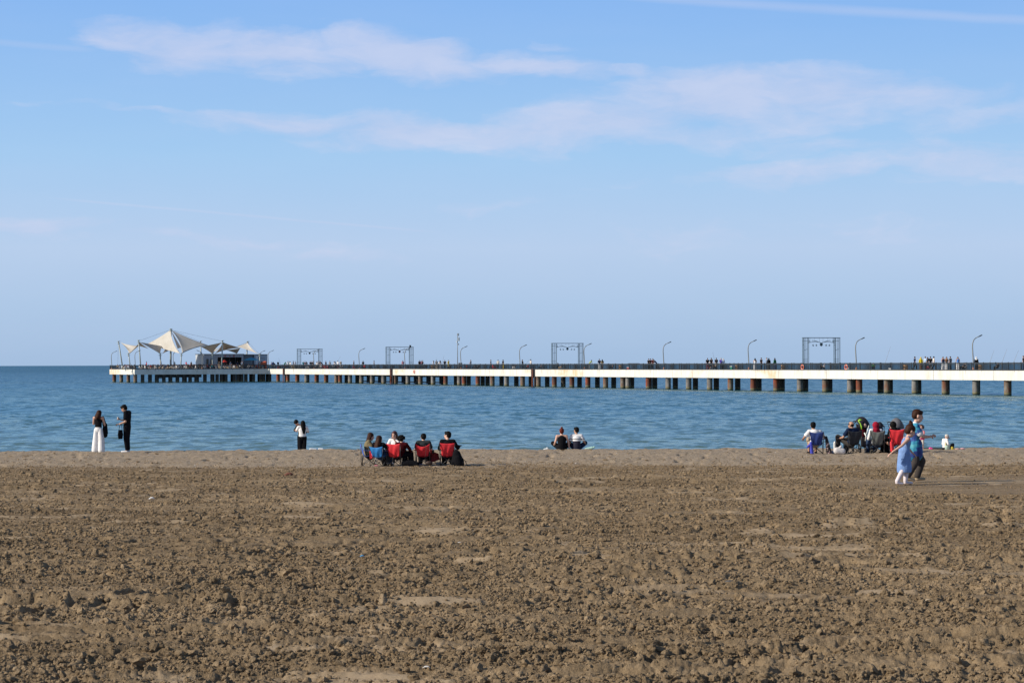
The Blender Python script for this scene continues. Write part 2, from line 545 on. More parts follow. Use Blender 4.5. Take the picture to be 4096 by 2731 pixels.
def sand_material():
    m = bpy.data.materials.new('sand'); m.use_nodes = True
    N = NT(m.node_tree); b = m.node_tree.nodes['Principled BSDF']
    pos = N.n('ShaderNodeNewGeometry').outputs['Position']
    dry = N.n('ShaderNodeAttribute', attribute_name='dry').outputs['Fac']
    shl = N.n('ShaderNodeAttribute', attribute_name='shelly').outputs['Fac']
    big = N.noise(N.mapping(pos, sc=(0.16, 0.75, 1)), 1.0, 5, 0.65)
    med = N.noise(pos, 9.0, 5, 0.65)
    fine = N.noise(pos, 160.0, 3, 0.6)
    damp = N.ramp(big, [(0.34, (0.170, 0.120, 0.068)), (0.5, (0.250, 0.180, 0.106)), (0.64, (0.345, 0.255, 0.158))])
    damp = N.mix(0.50, damp, N.ramp(N.noise(N.mapping(pos, sc=(1, 0.6, 1)), 14.0, 6, 0.72), [(0.36, (0.135, 0.095, 0.055)), (0.5, (0.265, 0.190, 0.112)), (0.62, (0.400, 0.296, 0.184))]))
    pale = N.ramp(med, [(0.2, (0.350, 0.262, 0.170)), (0.8, (0.430, 0.330, 0.220))])
    col = N.mix(dry, damp, pale)
    shore = N.ramp(N.noise(pos, 3.0, 5, 0.65), [(0.3, (0.330, 0.256, 0.180)), (0.7, (0.440, 0.350, 0.252))])
    col = N.mix(N.math('MULTIPLY', shl, 0.9), col, shore)
    grain = N.ramp(fine, [(0.3, (0.82, 0.82, 0.82)), (0.7, (1.16, 1.15, 1.12))])
    col = N.mix(1.0, col, grain, 'MULTIPLY')
    # scattered bits of shell: sparse near, thick on the shore strip
    vor = N.n('ShaderNodeTexVoronoi'); N.put(vor.inputs['Vector'], N.mapping(pos, sc=(1, 0.6, 1))); vor.inputs['Scale'].default_value = 5.0
    bit = N.math('LESS_THAN', vor.outputs['Distance'], 0.10)
    pick = N.math('GREATER_THAN', N.sep(vor.outputs['Color'])[0], N.maprange(shl, 0, 1, 1.01, 0.70))
    col = N.mix(N.math('MULTIPLY', bit, pick), col, (0.72, 0.69, 0.64))
    N.put(b.inputs['Base Color'], col)
    b.inputs['Roughness'].default_value = 0.92
    b.inputs['Specular IOR Level'].default_value = 0.25
    bp = N.n('ShaderNodeBump'); N.put(bp.inputs['Distance'], N.maprange(shl, 0, 1, 0.016, 0.05))
    hgt = N.math('ADD', N.math('MULTIPLY', N.noise(pos, 48.0, 5, 0.75), 1.0), N.math('MULTIPLY', N.noise(pos, 9.0, 5, 0.65), 1.3))
    N.put(bp.inputs['Height'], hgt)
    N.put(bp.inputs['Strength'], N.math('MAXIMUM', N.maprange(dry, 0, 1, 1.0, 0.30), N.math('MULTIPLY', shl, 0.8)))
    N.put(b.inputs['Normal'], bp.outputs[0])
    return m

SAND = sand_material()
beach = link_mesh('beach', beach_mesh(), SAND)
tag(beach, kind='structure')
# the rest of the beach, behind the camera and far to either side
def wide_beach():
    B = MB()
    xs = [-900, -400, -200, -120, -80, -50, -30, -15, 0, 15, 30, 50, 80, 120, 200, 400, 900]
    ys = [-120, -60, -30, -10, 0, 6, 10.0]
    B.grid([[(x, y, ground(y) + 0.0) for x in xs] for y in ys])
    yy = [10.0, 14, 20, 30, 37, 45, 55, 65, 75, 80, 86, 90, 94, 98, 103, 112, 140]
    for sgn in (-1, 1):
        ks = [0.80, 1.0, 1.5, 3.0, 6.0]
        B.grid([[((sgn * k * y) if k < 6 else sgn * 900, y, ground(y) - 0.03) for k in (ks if sgn > 0 else ks[::-1])] for y in yy])
    B.grid([[(x, y, ground(y) - 0.01) for x in np.linspace(-8.6, 8.6, 18)] for y in (9.9, 10.4)])
    o = B.build('beach_surroundings', SAND, None, True)
    return tag(o, kind='structure')
wide_beach()

# ------------------------------------------------------------------ clods lying on the raked sand
def clod_mesh(seed, pale=False):
    bm = bmesh.new()
    bmesh.ops.create_icosphere(bm, subdivisions=2, radius=1.0)
    r_ = random.Random(seed)
    off = Vector((r_.random() * 50, r_.random() * 50, r_.random() * 50))
    from mathutils import noise as mn
    for v in bm.verts:
        n = mn.noise(v.co * 1.3 + off) * 0.55 + mn.noise(v.co * 3.1 + off) * 0.28
        v.co *= 1.0 + n
        v.co.z *= 0.72
    me = bpy.data.meshes.new('clod'); bm.to_mesh(me); bm.free()
    me.polygons.foreach_set('use_smooth', [False] * len(me.polygons))
    return me

def scatter(name, meshes, P, S, Rz, m):
    """one object whose points each carry a copy of one of the meshes (geometry nodes)"""
    col = bpy.data.collections.new(name + '_kinds')
    for me in meshes:
        me.materials.append(m)
        o = bpy.data.objects.new(name + '_kind', me); col.objects.link(o)
    me = bpy.data.meshes.new(name)
    me.vertices.add(len(P)); me.vertices.foreach_set('co', np.asarray(P, dtype=np.float32).ravel())
    me.update()
    a = me.attributes.new('sc', 'FLOAT_VECTOR', 'POINT'); a.data.foreach_set('vector', np.asarray(S, dtype=np.float32).ravel())
    a = me.attributes.new('rt', 'FLOAT_VECTOR', 'POINT'); a.data.foreach_set('vector', np.asarray(Rz, dtype=np.float32).ravel())
    o = bpy.data.objects.new(name, me); C.objects.link(o)
    ng = bpy.data.node_groups.new(name, 'GeometryNodeTree')
    ng.interface.new_socket('Geometry', in_out='INPUT', socket_type='NodeSocketGeometry')
    ng.interface.new_socket('Geometry', in_out='OUTPUT', socket_type='NodeSocketGeometry')
    gi = ng.nodes.new('NodeGroupInput'); go = ng.nodes.new('NodeGroupOutput')
    ci = ng.nodes.new('GeometryNodeCollectionInfo'); ci.inputs[0].default_value = col
    ci.inputs['Separate Children'].default_value = True; ci.inputs['Reset Children'].default_value = True
    ip = ng.nodes.new('GeometryNodeInstanceOnPoints'); ip.inputs['Pick Instance'].default_value = True
    ns = ng.nodes.new('GeometryNodeInputNamedAttribute'); ns.data_type = 'FLOAT_VECTOR'; ns.inputs[0].default_value = 'sc'
    nr = ng.nodes.new('GeometryNodeInputNamedAttribute'); nr.data_type = 'FLOAT_VECTOR'; nr.inputs[0].default_value = 'rt'
    er = ng.nodes.new('FunctionNodeEulerToRotation')
    L = ng.links.new
    L(gi.outputs[0], ip.inputs['Points']); L(ci.outputs[0], ip.inputs['Instance'])
    L(nr.outputs[0], er.inputs[0]); L(er.outputs[0], ip.inputs['Rotation']); L(ns.outputs[0], ip.inputs['Scale'])
    L(ip.outputs[0], go.inputs[0])
    md = o.modifiers.new('scatter', 'NODES'); md.node_group = ng
    return o

def clods():
    P = []; S = []; Rt = []
    N0 = int(NCLOD * 1.1)
    # distance drawn so that the near ground gets most of them
    u = rng.random(N0 * 2)
    d = 10.4 * np.exp(u * math.log(80 / 10.4))
    x = (rng.random(len(d)) - 0.5) * 2.0 * (0.25 * d + 1.7)
    dry, far = dryness(x, d)
    clump = 0.55 + 0.7 * perlin(x * 1.6, d * 2.4, 61) + 1.0 * perlin(x * 0.25, d * 1.4, 64)
    keep = rng.random(len(d)) < np.clip((1 - 0.9 * dry) * clump, 0.02, 1) * (1 - 0.93 * _trod(x, d))
    x, d = x[keep][:N0], d[keep][:N0]
    res = np.maximum(0.0007 * d, ROWK * d * 0.7)
    h, _, _ = relief(x.copy(), d.copy(), res)
    s = 0.0030 + 0.0085 * rng.random(len(d)) ** 3.5 + 0.022 * rng.random(len(d)) ** 26 + 0.00009 * d
    z = _smooth_gz(d) + h + s * 0.22
    P = np.stack([x, d, z], 1)
    # coarser lumps farther off and beside the trodden hollows of the shore strip
    n2 = 68000
    d2 = 24 + 69 * rng.random(n2) ** 1.0; x2 = (rng.random(n2) - 0.5) * 2.0 * (0.26 * d2 + 2.0)
    dry2, far2 = dryness(x2, d2)
    cl2 = 0.35 + 0.9 * perlin(x2 * 0.9, d2 * 0.7, 62) + 0.9 * perlin(x2 * 0.12, d2 * 0.6, 65) + 0.5 * perlin(x2 * 3, d2 * 2, 63)
    k2 = rng.random(n2) < np.clip(cl2, 0.03, 1) * np.where(far2 > 0.5, 0.16, 1 - 0.5 * dry2) * (1 - _trod(x2, d2))
    x2, d2 = x2[k2], d2[k2]
    s2 = (0.010 + 0.024 * rng.random(len(d2)) ** 2.5) * np.clip(d2 / 48.0, 0.7, 1.3)
    h2, _, _ = relief(x2.copy(), d2.copy(), ROWK * d2 * 1.3)
    x = np.concatenate([x, x2]); d = np.concatenate([d, d2]); s = np.concatenate([s, s2]); z = np.concatenate([z, _smooth_gz(d2) + h2 + s2 * 0.2])
    P = np.stack([x, d, z], 1)
    e = rng.random((len(d), 3))
    S = np.stack([s * (0.8 + 0.6 * e[:, 0]), s * (0.8 + 0.6 * e[:, 1]), s * (0.7 + 0.7 * e[:, 2])], 1)
    m2 = len(s2); S[-m2:, 0] *= 1.7; S[-m2:, 2] *= 0.62; e[-m2:, 0:2] *= 0.2; e[-m2:, 2] = (e[-m2:, 2] - 0.5) * 0.12
    Rt = np.stack([e[:, 0] * 0.8, e[:, 1] * 0.8, e[:, 2] * 6.28], 1)
    o = scatter('sand_clods', [clod_mesh(i) for i in range(7)], P, S, Rt, SAND)
    return tag(o, 'loose clumps of damp dark sand strewn over the raked beach', kind='stuff')
clods()

# ------------------------------------------------------------------ the sea
def water_material():
    m = bpy.data.materials.new('sea_water'); m.use_nodes = True
    nt = m.node_tree; N = NT(nt); nt.nodes.clear()
    out = N.n('ShaderNodeOutputMaterial')
    pos = N.n('ShaderNodeNewGeometry').outputs['Position']
    X, Y, Z = N.sep(pos)[:3]
    # slopes of the small waves, as vectors, so that they keep their steepness however far off
    def sl(vec, scale, det, amp):
        c = N.noise(vec, scale, det, 0.62, color=True)
        return N.vmath('MULTIPLY', N.vmath('SUBTRACT', c, (0.5, 0.5, 0.5)), amp)
    a = sl(N.mapping(pos, sc=(1.1, 0.8, 1)), 1.3, 5, (0.36, 0.72, 0))
    b = sl(N.mapping(pos, sc=(0.50, 0.20, 1)), 1.0, 5, (0.2, 0.46, 0))
    # gusts: broad patches where the ripples are steeper or flatter
    g = N.noise(N.mapping(pos, sc=(0.006, 0.040, 1)), 1.0, 4, 0.6)
    g2 = N.noise(N.mapping(pos, sc=(0.10, 0.20, 1)), 1.0, 6, 0.68)
    gust = N.math('MULTIPLY', N.maprange(g, 0.35, 0.65, 0.5, 1.4), N.maprange(g2, 0.3, 0.7, 0.7, 1.3))
    lean = N.maprange(Y, 100, 520, -0.08, -0.10)
    n = N.vmath('ADD', N.vmath('SCALE', N.vmath('ADD', a, b), scale=gust), N.comb(0.0, lean, 1.0))
    n = N.vmath('NORMALIZE', n)
    # body: sandy green close to the shore, deep blue far out
    near = N.maprange(Y, 95, 200, 0, 1, True)
    body = N.mix(near, (0.100, 0.165, 0.142), (0.028, 0.102, 0.132))
    body = N.mix(N.maprange(Y, 180, 700, 0, 1, True), body, (0.006, 0.055, 0.095))
    body = N.mix(N.math('MULTIPLY', N.maprange(g2, 0.35, 0.7, 0.0, 0.5, True), N.maprange(Y, 100, 190, 1.0, 0.2)), body, (0.075, 0.135, 0.105))
    df = N.n('ShaderNodeBsdfDiffuse'); N.put(df.inputs['Color'], body); N.put(df.inputs['Normal'], n)
    gl = N.n('ShaderNodeBsdfGlossy'); gl.inputs['Roughness'].default_value = 0.12
    N.put(gl.inputs['Color'], (0.78, 0.91, 0.91)); N.put(gl.inputs['Normal'], n)
    fr = N.n('ShaderNodeFresnel'); fr.inputs['IOR'].default_value = 1.333; N.put(fr.inputs['Normal'], n)
    fac = N.math('MINIMUM', N.math('MULTIPLY', fr.outputs[0], WREF), N.maprange(Y, 150, 1500, 0.62, 0.34))
    mx = N.n('ShaderNodeMixShader')
    N.put(mx.inputs[0], fac); nt.links.new(df.outputs[0], mx.inputs[1]); nt.links.new(gl.outputs[0], mx.inputs[2])
    nt.links.new(mx.outputs[0], out.inputs[0])
    return m

WREF = 0.85
def sea():
    Y = np.concatenate([96 * np.exp(np.linspace(0, math.log(260 / 96), 420)), 260 * np.exp(np.linspace(0, math.log(20000 / 260), 120))[1:]])
    A = np.concatenate([[-3.5, -2.2, -1.3, -0.8, -0.5], np.linspace(-0.28, 0.28, 420), [0.5, 0.8, 1.3, 2.2, 3.5]])
    YY, AA = np.meshgrid(Y, A, indexing='ij')
    X = AA * YY
    res = np.maximum(np.gradient(Y)[:, None] * np.ones_like(AA), 0)
    z = np.zeros_like(X)
    for (kx, ky, amp, s) in ((0.10, 0.34, 0.055, 71), (0.22, 0.8, 0.035, 72), (0.5, 1.6, 0.016, 73)):
        z += amp * perlin(X * kx, YY * ky + 0.6 * perlin(X * 0.05, YY * 0.05, 74), s) * np.clip(1.5 - res * ky * 2.0, 0, 1)
    z *= sstep(98, 116, YY)
    nr, nc = X.shape
    co = np.stack([X, YY, z], -1).reshape(-1, 3).astype(np.float32)
    idx = np.arange(nr * nc).reshape(nr, nc)
    q = np.stack([idx[:-1, :-1], idx[:-1, 1:], idx[1:, 1:], idx[1:, :-1]], -1).reshape(-1, 4)
    me = bpy.data.meshes.new('sea')
    me.vertices.add(len(co)); me.vertices.foreach_set('co', co.ravel())
    me.loops.add(q.size); me.loops.foreach_set('vertex_index', q.ravel().astype(np.int32))
    me.polygons.add(len(q)); me.polygons.foreach_set('loop_start', np.arange(0, q.size, 4, dtype=np.int32))
    me.polygons.foreach_set('use_smooth', np.ones(len(q), dtype=bool))
    me.update()
    o = link_mesh('sea', me, water_material())
    return tag(o, kind='structure')
sea()

# ------------------------------------------------------------------ the pier
P0 = Vector((-59.4, 558.6, 0))
PU = Vector((0.408, -0.913, 0)).normalized()      # along the pier towards the shore
PF = Vector((-PU.y, PU.x, 0))                     # across it, towards the far side
PROT = math.atan2(PU.y, PU.x)
DECK = 3.1
def pt(t, y, z=0.0):
    p = P0 + PU * t + PF * y
    return Vector((p.x, p.y, z))
def t_at(px, y=0.0):
    """how far along the pier the picture column px crosses the line y metres in from its sunny edge"""
    k = (px - 2048.0) / F
    q = P0 + PF * y
    return (k * q.y - q.x) / (PU.x - k * PU.y)
M_PIER = Matrix.Translation(P0) @ Matrix.Rotation(PROT, 4, 'Z')

concrete = mat('pier_white_paint', (0.82, 0.79, 0.70), 0.8, var=0.05, scale=0.6, bump=0.01, bscale=8)
slabm = mat('pier_concrete', (0.34, 0.32, 0.29), 0.9, var=0.2, scale=0.8)
railm = mat('railing_dark_steel', (0.028, 0.034, 0.040), 0.55, var=0.2, scale=3)
darkm = mat('dark_steel', (0.02, 0.02, 0.022), 0.6, var=0.2)
rustm = mat('rusty_steel', (0.20, 0.055, 0.022), 0.85, var=0.5, scale=2.5)
orangem = mat('orange_lamp_foot', (0.62, 0.26, 0.13), 0.6, var=0.15)
lampm = mat('lamp_grey_paint', (0.23, 0.24, 0.235), 0.5, var=0.15, scale=2)
archm = mat('arch_teal_steel', (0.075, 0.115, 0.125), 0.5, var=0.2, scale=3)
pilem = None
def pile_material(name, cols, stain=1.0):
    m = bpy.data.materials.new(name); m.use_nodes = True
    N = NT(m.node_tree); b = m.node_tree.nodes['Principled BSDF']
    pos = N.n('ShaderNodeNewGeometry').outputs['Position']
    z = N.sep(pos)[2]
    n1 = N.noise(N.mapping(pos, sc=(1, 1, 0.5)), 1.6, 5, 0.65)
    c = N.ramp(n1, [(0.32, cols[0]), (0.5, cols[1]), (0.66, cols[2])])
    lim = N.math('ADD', z, N.math('MULTIPLY', N.noise(pos, 3.0, 3, 0.5), -0.35))
    c = N.mix(N.maprange(lim, 0.28, 0.10, 0, 1), c, (0.17, 0.15, 0.075))
    c = N.mix(N.maprange(lim, 0.02, -0.10, 0, 1), c, (0.025, 0.03, 0.02))
    N.put(b.inputs['Base Color'], c); b.inputs['Roughness'].default_value = 0.85
    return m
PILE_GREY = pile_material('pile_grey', [(0.11, 0.095, 0.08), (0.19, 0.175, 0.16), (0.27, 0.255, 0.235)])
PILE_RUST = pile_material('pile_rust', [(0.30, 0.055, 0.016), (0.15, 0.045, 0.022), (0.09, 0.06, 0.05)])
PILE_DARK = pile_material('pile_painted_shade', [(0.030, 0.026, 0.022), (0.045, 0.040, 0.034), (0.035, 0.035, 0.032)])  # shade under the deck painted into the colour of far-row and platform piles
PILE_MIX = pile_material('pile_mixed', [(0.20, 0.06, 0.025), (0.17, 0.125, 0.09), (0.22, 0.20, 0.17)])

pier = empty('pier')
pier.matrix_world = M_PIER
tag(pier, 'long pale concrete pier on round piles running out to a café platform', 'pier')
T_END = 420.0
joints = sorted([t_at(1135), t_at(1565), t_at(2132)])

# walkway slab, with expansion gaps, and its painted edge beams in panels
spans = []
a = 0.0
for j in joints + [T_END]:
    spans.append((a, j - 0.9 if j != T_END else j)); a = j + 0.9
WID = 6.9
for (a, b) in spans:
    B = MB(); B.box((a, 0.32, DECK - 0.35), (b, WID - 0.32, DECK - 0.004)); B.build('deck', slabm, pier)
    for k in range(int((b - a) / 6.6) + 1):
        x = a + 3 + k * 6.6
        if x < b - 1:
            B = MB(); B.box((x - 0.3, 0.33, DECK - 1.05), (x + 0.3, WID - 0.33, DECK - 0.352)); B.build('cross_beam', slabm, pier)
# painted beam panels (alike pieces share a mesh)
def panel_mesh(L):
    bm = bmesh.new()
    bmesh.ops.create_cube(bm, size=1.0)
    for v in bm.verts:
        v.co.x = (v.co.x + 0.5) * L; v.co.y = (v.co.y) * 0.30; v.co.z = (v.co.z - 0.5) * 1.23
    bmesh.ops.bevel(bm, geom=bm.edges[:], offset=0.02, segments=1, affect='EDGES')
    me = bpy.data.meshes.new('beam_panel'); bm.to_mesh(me); bm.free()
    return me
_pm = {}
def panel(L, x, y, rz=0.0, name='beam_panel'):
    L = round(L, 2)
    if L not in _pm:
        _pm[L] = panel_mesh(L); _pm[L].materials.append(FASCIA)
    o = bpy.data.objects.new(name, _pm[L]); C.objects.link(o); o.parent = pier
    o.location = (x, y, DECK); o.rotation_euler = (0, 0, rz)
def fascia_material():
    m = bpy.data.materials.new('beam_paint'); m.use_nodes = True
    N = NT(m.node_tree); b = m.node_tree.nodes['Principled BSDF']
    pos = N.n('ShaderNodeNewGeometry').outputs['Position']
    st = N.noise(N.mapping(pos, sc=(0.8, 0.8, 0.25)), 1.0, 5, 0.65)
    big = N.noise(N.mapping(pos, sc=(0.06, 0.06, 0.2)), 1.0, 3, 0.6)
    c = N.ramp(st, [(0.28, (0.58, 0.52, 0.43)), (0.42, (0.68, 0.645, 0.57)), (0.6, (0.735, 0.705, 0.635))])
    rs = N.math('MULTIPLY', N.maprange(big, 0.54, 0.66, 0, 1, True), N.maprange(st, 0.42, 0.58, 0.0, 0.8))
    c = N.mix(rs, c, (0.62, 0.42, 0.20))
    # dark drips below the deck edge
    dr = N.noise(N.mapping(pos, sc=(3.0, 3.0, 0.35)), 1.0, 4, 0.7)
    z = N.sep(pos)[2]
    dd = N.math('MULTIPLY', N.maprange(dr, 0.58, 0.68, 0, 0.8), N.maprange(z, 2.2, 3.0, 0.0, 1.0))
    c = N.mix(dd, c, (0.10, 0.09, 0.08))
    N.put(b.inputs['Base Color'], c); b.inputs['Roughness'].default_value = 0.75
    bp = N.n('ShaderNodeBump'); bp.inputs['Distance'].default_value = 0.02
    N.put(bp.inputs['Height'], N.noise(pos, 2.0, 5, 0.6)); N.put(b.inputs['Normal'], bp.outputs[0])
    return m
FASCIA = fascia_material()
for (a, b) in spans:
    n = max(1, round((b - a) / 6.6)); L = (b - a) / n
    for k in range(n):
        panel(L - 0.05, a + k * L, 0.15 + random.uniform(-.012, .012))
        panel(L - 0.015, a + k * L, WID - 0.15)
# the platform at the end of the pier, wider towards the sun
PX0, PX1, PY0, PY1 = -24.0, 0.0, -33.1, 9.0
B = MB(); B.box((PX0 + 0.32, PY0 + 0.32, DECK - 0.35), (PX1 - 0.32, PY1 - 0.32, DECK - 0.006)); B.build('platform_deck', slabm, pier)
for k in range(6):
    B = MB(); y = PY0 + 2.6 + k * 7.3; B.box((PX0 + 0.4, y, DECK - 1.1), (PX1 - 0.4, y + 0.6, DECK - 0.36)); B.build('cross_beam', slabm, pier)
n = 11
for k in range(n):      # the shaded face
    L = (PY1 - PY0) / n
    panel(L - 0.02, PX1 - 0.15, PY0 + k * L + 0.31 if k == 0 else PY0 + k * L, R(90)) if PY0 + (k + 1) * L < 0.2 or k < 9 else None
panel(8.6, PX1 - 0.15, WID + 0.1 - 6.6 - 0.4 + 0.4 if False else 0.32, R(90))
for k in range(4):      # the lit face
    panel(5.98, PX0 + k * 6.0, PY0 + 0.15)
    panel(5.98, PX0 + k * 6.0, PY1 - 0.15)
for k in range(6):
    panel(6.8, PX0 + 0.15, PY0 + 0.35 + k * 6.85, R(90))

# piles: every one its own part, all on one shared set of meshes
def pile_mesh(r, m):
    B = MB(); B.lathe([(r, -2.0), (r, 0.0), (r * 1.01, 0.6), (r, DECK - 1.15), (r * 1.06, DECK - 1.12), (r * 1.06, DECK - 0.9)], 14)
    me = B.mesh('pile', True); me.materials.append(m); return me
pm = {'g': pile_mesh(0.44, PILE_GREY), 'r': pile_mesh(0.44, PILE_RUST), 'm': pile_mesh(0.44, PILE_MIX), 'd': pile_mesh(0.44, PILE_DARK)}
def pile(t, y, k):
    o = bpy.data.objects.new('pile', pm[k]); C.objects.link(o); o.parent = pier; o.location = (t, y, 0)
    o.rotation_euler = (0, 0, random.random() * 6.28)
near = [(1112, 'r'), (1151, 'r'), (1188, 'r'), (1225, 'g'), (1265, 'r'), (1303, 'r'), (1345, 'm'), (1360, 'r'), (1400, 'g'), (1445, 'g'), (1488, 'g'), (1534, 'g'), (1581, 'm'), (1631, 'g'),
        (1681, 'm'), (1732, 'g'), (1782, 'r'), (1837, 'g'), (1856, 'r'), (1911, 'r'), (1969, 'm'), (2026, 'g'), (2090, 'm'), (2153, 'm'), (2217, 'r'), (2287, 'r'), (2351, 'r'), (2422, 'm'),
        (2491, 'm'), (2512, 'g'), (2593, 'r'), (2672, 'g'), (2754, 'g'), (2838, 'g'), (2921, 'm'), (3012, 'r'), (3104, 'r'), (3199, 'g'), (3300, 'm'), (3400, 'g'), (3436, 'r'), (3548, 'm'),
        (3659, 'g'), (3779, 'm'), (3902, 'g'), (4029, 'm')]
for px, k in near:
    t = t_at(px, 0.75); pile(t, 0.75, k)
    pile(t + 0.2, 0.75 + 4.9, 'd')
for k in range(12):
    t = t_at(4029, 0.75) + 6.4 * (k + 1)
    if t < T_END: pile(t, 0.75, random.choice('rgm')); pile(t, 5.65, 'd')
for j, px in enumerate((457, 485, 513)):
    t = (t_at(px, PY0 + 0.9))
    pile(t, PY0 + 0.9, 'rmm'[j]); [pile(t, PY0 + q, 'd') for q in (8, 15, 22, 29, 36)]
def y_at(px, x):
    """where the picture column px crosses the line x of the platform"""
    k = (px - 2048.0) / F
    q = P0 + PU * x
    return (k * q.y - q.x) / (PF.x - k * PF.y)
for px in (541, 570, 600, 626, 655, 682, 709, 735, 760, 784, 819, 848, 868, 885, 903, 936, 951, 967, 983, 1013, 1042, 1054, 1078):
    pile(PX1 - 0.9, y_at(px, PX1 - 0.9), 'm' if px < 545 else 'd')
# bracing and low landing frames between the piles
B = MB()
ya, yb = y_at(624, -1.4), y_at(806, -1.4)
B.box((-1.7, ya, 1.15), (-1.4, yb, 1.95)); B.box((-1.8, ya, 0.95), (-1.3, (ya + yb) / 2 - 4, 1.12)); B.build('landing_frame', darkm, pier)
B = MB()
t0, t1 = t_at(1452, 5), t_at(1765, 5)
B.box((t1 if t1 < t0 else t0, 4.6, 1.45), (max(t0, t1), 4.9, 1.85)); B.box((min(t0, t1), 4.6, 0.28), (max(t0, t1), 4.9, 0.5))
for k in range(14):
    x = min(t0, t1) + k * abs(t1 - t0) / 13; B.box((x, 4.5, 0.1), (x + 0.5, 4.95, 1.9))
B.build('landing_frame', darkm, pier)
# gaps in the edge beam: dark hanger columns, each with a rusty ladder down to the water
for j in joints:
    B = MB(); B.box((j - 0.62, 0.1, DECK - 1.5), (j - 0.1, 0.5, DECK + 0.12)); B.box((j + 0.14, 0.1, -1.0), (j + 0.6, 0.6, DECK + 0.1)); B.build('joint_column', darkm, pier)
    L = MB()
    for s in (-0.25, 0.25):
        L.box((j + s - 0.04 - 0.1, -0.16, -0.6), (j + s + 0.04 - 0.1, -0.08, DECK + 0.2))
    for k in range(11):
        L.box((j - 0.35, -0.15, -0.3 + k * 0.32), (j + 0.15, -0.10, -0.24 + k * 0.32))
    o = L.build('ladder', rustm, pier)

# railings: posts and rails as parts, the close bars joined
def railing(pts, label):
    g = empty('pier_railing'); g.matrix_world = M_PIER
    tag(g, label, 'railing', None)
    bars = MB(); posts = []
    if True:
        a, b = Vector(pts[0]), Vector(pts[1])
        d = (b - a); L = d.length; d.normalize()
        n = int(L / 2.6)
        for k in range(n + 1):
            p = a + d * (L * k / n)
            o = bpy.data.objects.new('post', RPOST); C.objects.link(o); o.parent = g; o.location = (p.x, p.y, DECK)
            o.rotation_euler = (0, 0, math.atan2(d.y, d.x))
        nb = int(L / 0.17)
        for k in range(nb):
            p = a + d * (L * (k + 0.5) / nb)
            bars.box((p.x - 0.014, p.y - 0.014, DECK + 0.10), (p.x + 0.014, p.y + 0.014, DECK + 0.93))
        o = bars.build('bars', railm, g); tag(o, kind='stuff')
        for nm, z0, z1, w in (('top_rail', 0.88, 1.03, 0.05), ('bottom_rail', 0.0, 0.13, 0.035), ('middle_rail', 0.74, 0.78, 0.025)):
            B = MB(); nrm = Vector((-d.y, d.x, 0)) * w
            q = [a - nrm, b - nrm, b + nrm, a + nrm]
            vs = [(v.x, v.y, DECK + z0) for v in q] + [(v.x, v.y, DECK + z1) for v in q]
            B.add(vs, [(0, 3, 2, 1), (4, 5, 6, 7), (0, 1, 5, 4), (1, 2, 6, 5), (2, 3, 7, 6), (3, 0, 4, 7)]); B.build(nm, railm, g)
    return g
_B = MB(); _B.box((-0.05, -0.05, 0.0), (0.05, 0.05, 1.08)); RPOST = _B.mesh('post'); RPOST.materials.append(railm)
railing([(0.1, 0.12, 0), (T_END, 0.12, 0)], 'dark metal railing along the sunlit near edge of the pier')
railing([(0.1, WID - 0.12, 0), (T_END, WID - 0.12, 0)], 'dark metal railing along the far seaward edge of the pier')
railing([(PX1 - 0.12, PY0 + 0.15, 0), (PX1 - 0.12, 0.0, 0)], 'dark railing on the shaded long side of the café platform')
railing([(PX0, PY0 + 0.12, 0), (PX1 - 0.15, PY0 + 0.12, 0)], 'dark railing on the short sunlit end of the café platform')
railing([(PX0 + 0.12, PY0 + 0.2, 0), (PX0 + 0.12, PY1, 0)], 'dark railing along the back of the café platform')

# street lamps with a bent arm over the walkway
def make_lamp():
    g = empty('street_lamp')
    tag(g, 'x', 'street lamp', 'bent grey lamps along the pier')
    B = MB()
    P = [(0, 0, 0.3), (0, -0.02, 1.2), (0, -0.08, 2.2), (0, -0.13, 3.0), (0, -0.10, 3.5), (0, 0.08, 3.92), (0, 0.4, 4.18)]
    B.tube(P, [0.085, 0.085, 0.08, 0.075, 0.07, 0.065, 0.06], 8); B.build('pole', lampm, g, True)
    B = MB(); B.tube([(0, 0.4, 4.18), (0, 1.25, 4.55)], [0.06, 0.04], 6); B.build('arm', lampm, g, True)
    B = MB(); B.box((-0.11, -0.02, -0.05), (0.11, 0.52, 0.04), Matrix.Translation((0, 0.85, 4.36)) @ Matrix.Rotation(R(23), 4, 'X')); B.build('lamp_head', darkm, g)
    B = MB(); B.lathe([(0.15, 0), (0.15, 0.12), (0.10, 0.3), (0.095, 0.42)], 10); B.build('foot', orangem, g)
    return g
LANDMARK = []
lamp_px = [(697, -1), (1256, 0), (1437, 0), (1620, 0), (1844, 0), (2080, 0), (2338, 0), (2655, 0), (2995, 0), (3425, 0), (3893, 0)]
lamp0 = make_lamp()
used = False
def place_lamp(loc, rz, label):
    global used
    g = lamp0 if not used else copy_tree(lamp0)
    used = True
    g.location = loc; g.rotation_euler = (0, 0, rz); g['label'] = label
    return g
arch_names = {0: 'leftmost', 1: 'second-from-left', 2: 'third-from-left', 3: 'rightmost'}
lamp_lab = {1256: 'bent grey lamp standing in front of the leftmost metal arch', 1437: 'bent grey lamp between the two leftmost metal arches', 1620: 'bent grey lamp at the right leg of the second arch from the left',
            1844: 'bent grey lamp just right of the tall antenna mast', 2080: 'bent grey lamp alone left of the third arch from the left', 2338: 'bent grey lamp touching the right leg of the third arch from the left',
            2655: 'first bent grey lamp clear to the right of the third arch', 2995: 'last bent grey lamp to the left of the rightmost arch', 3425: 'first bent grey lamp to the right of the rightmost arch', 3893: 'bent grey lamp farthest right and tallest looking on the pier'}
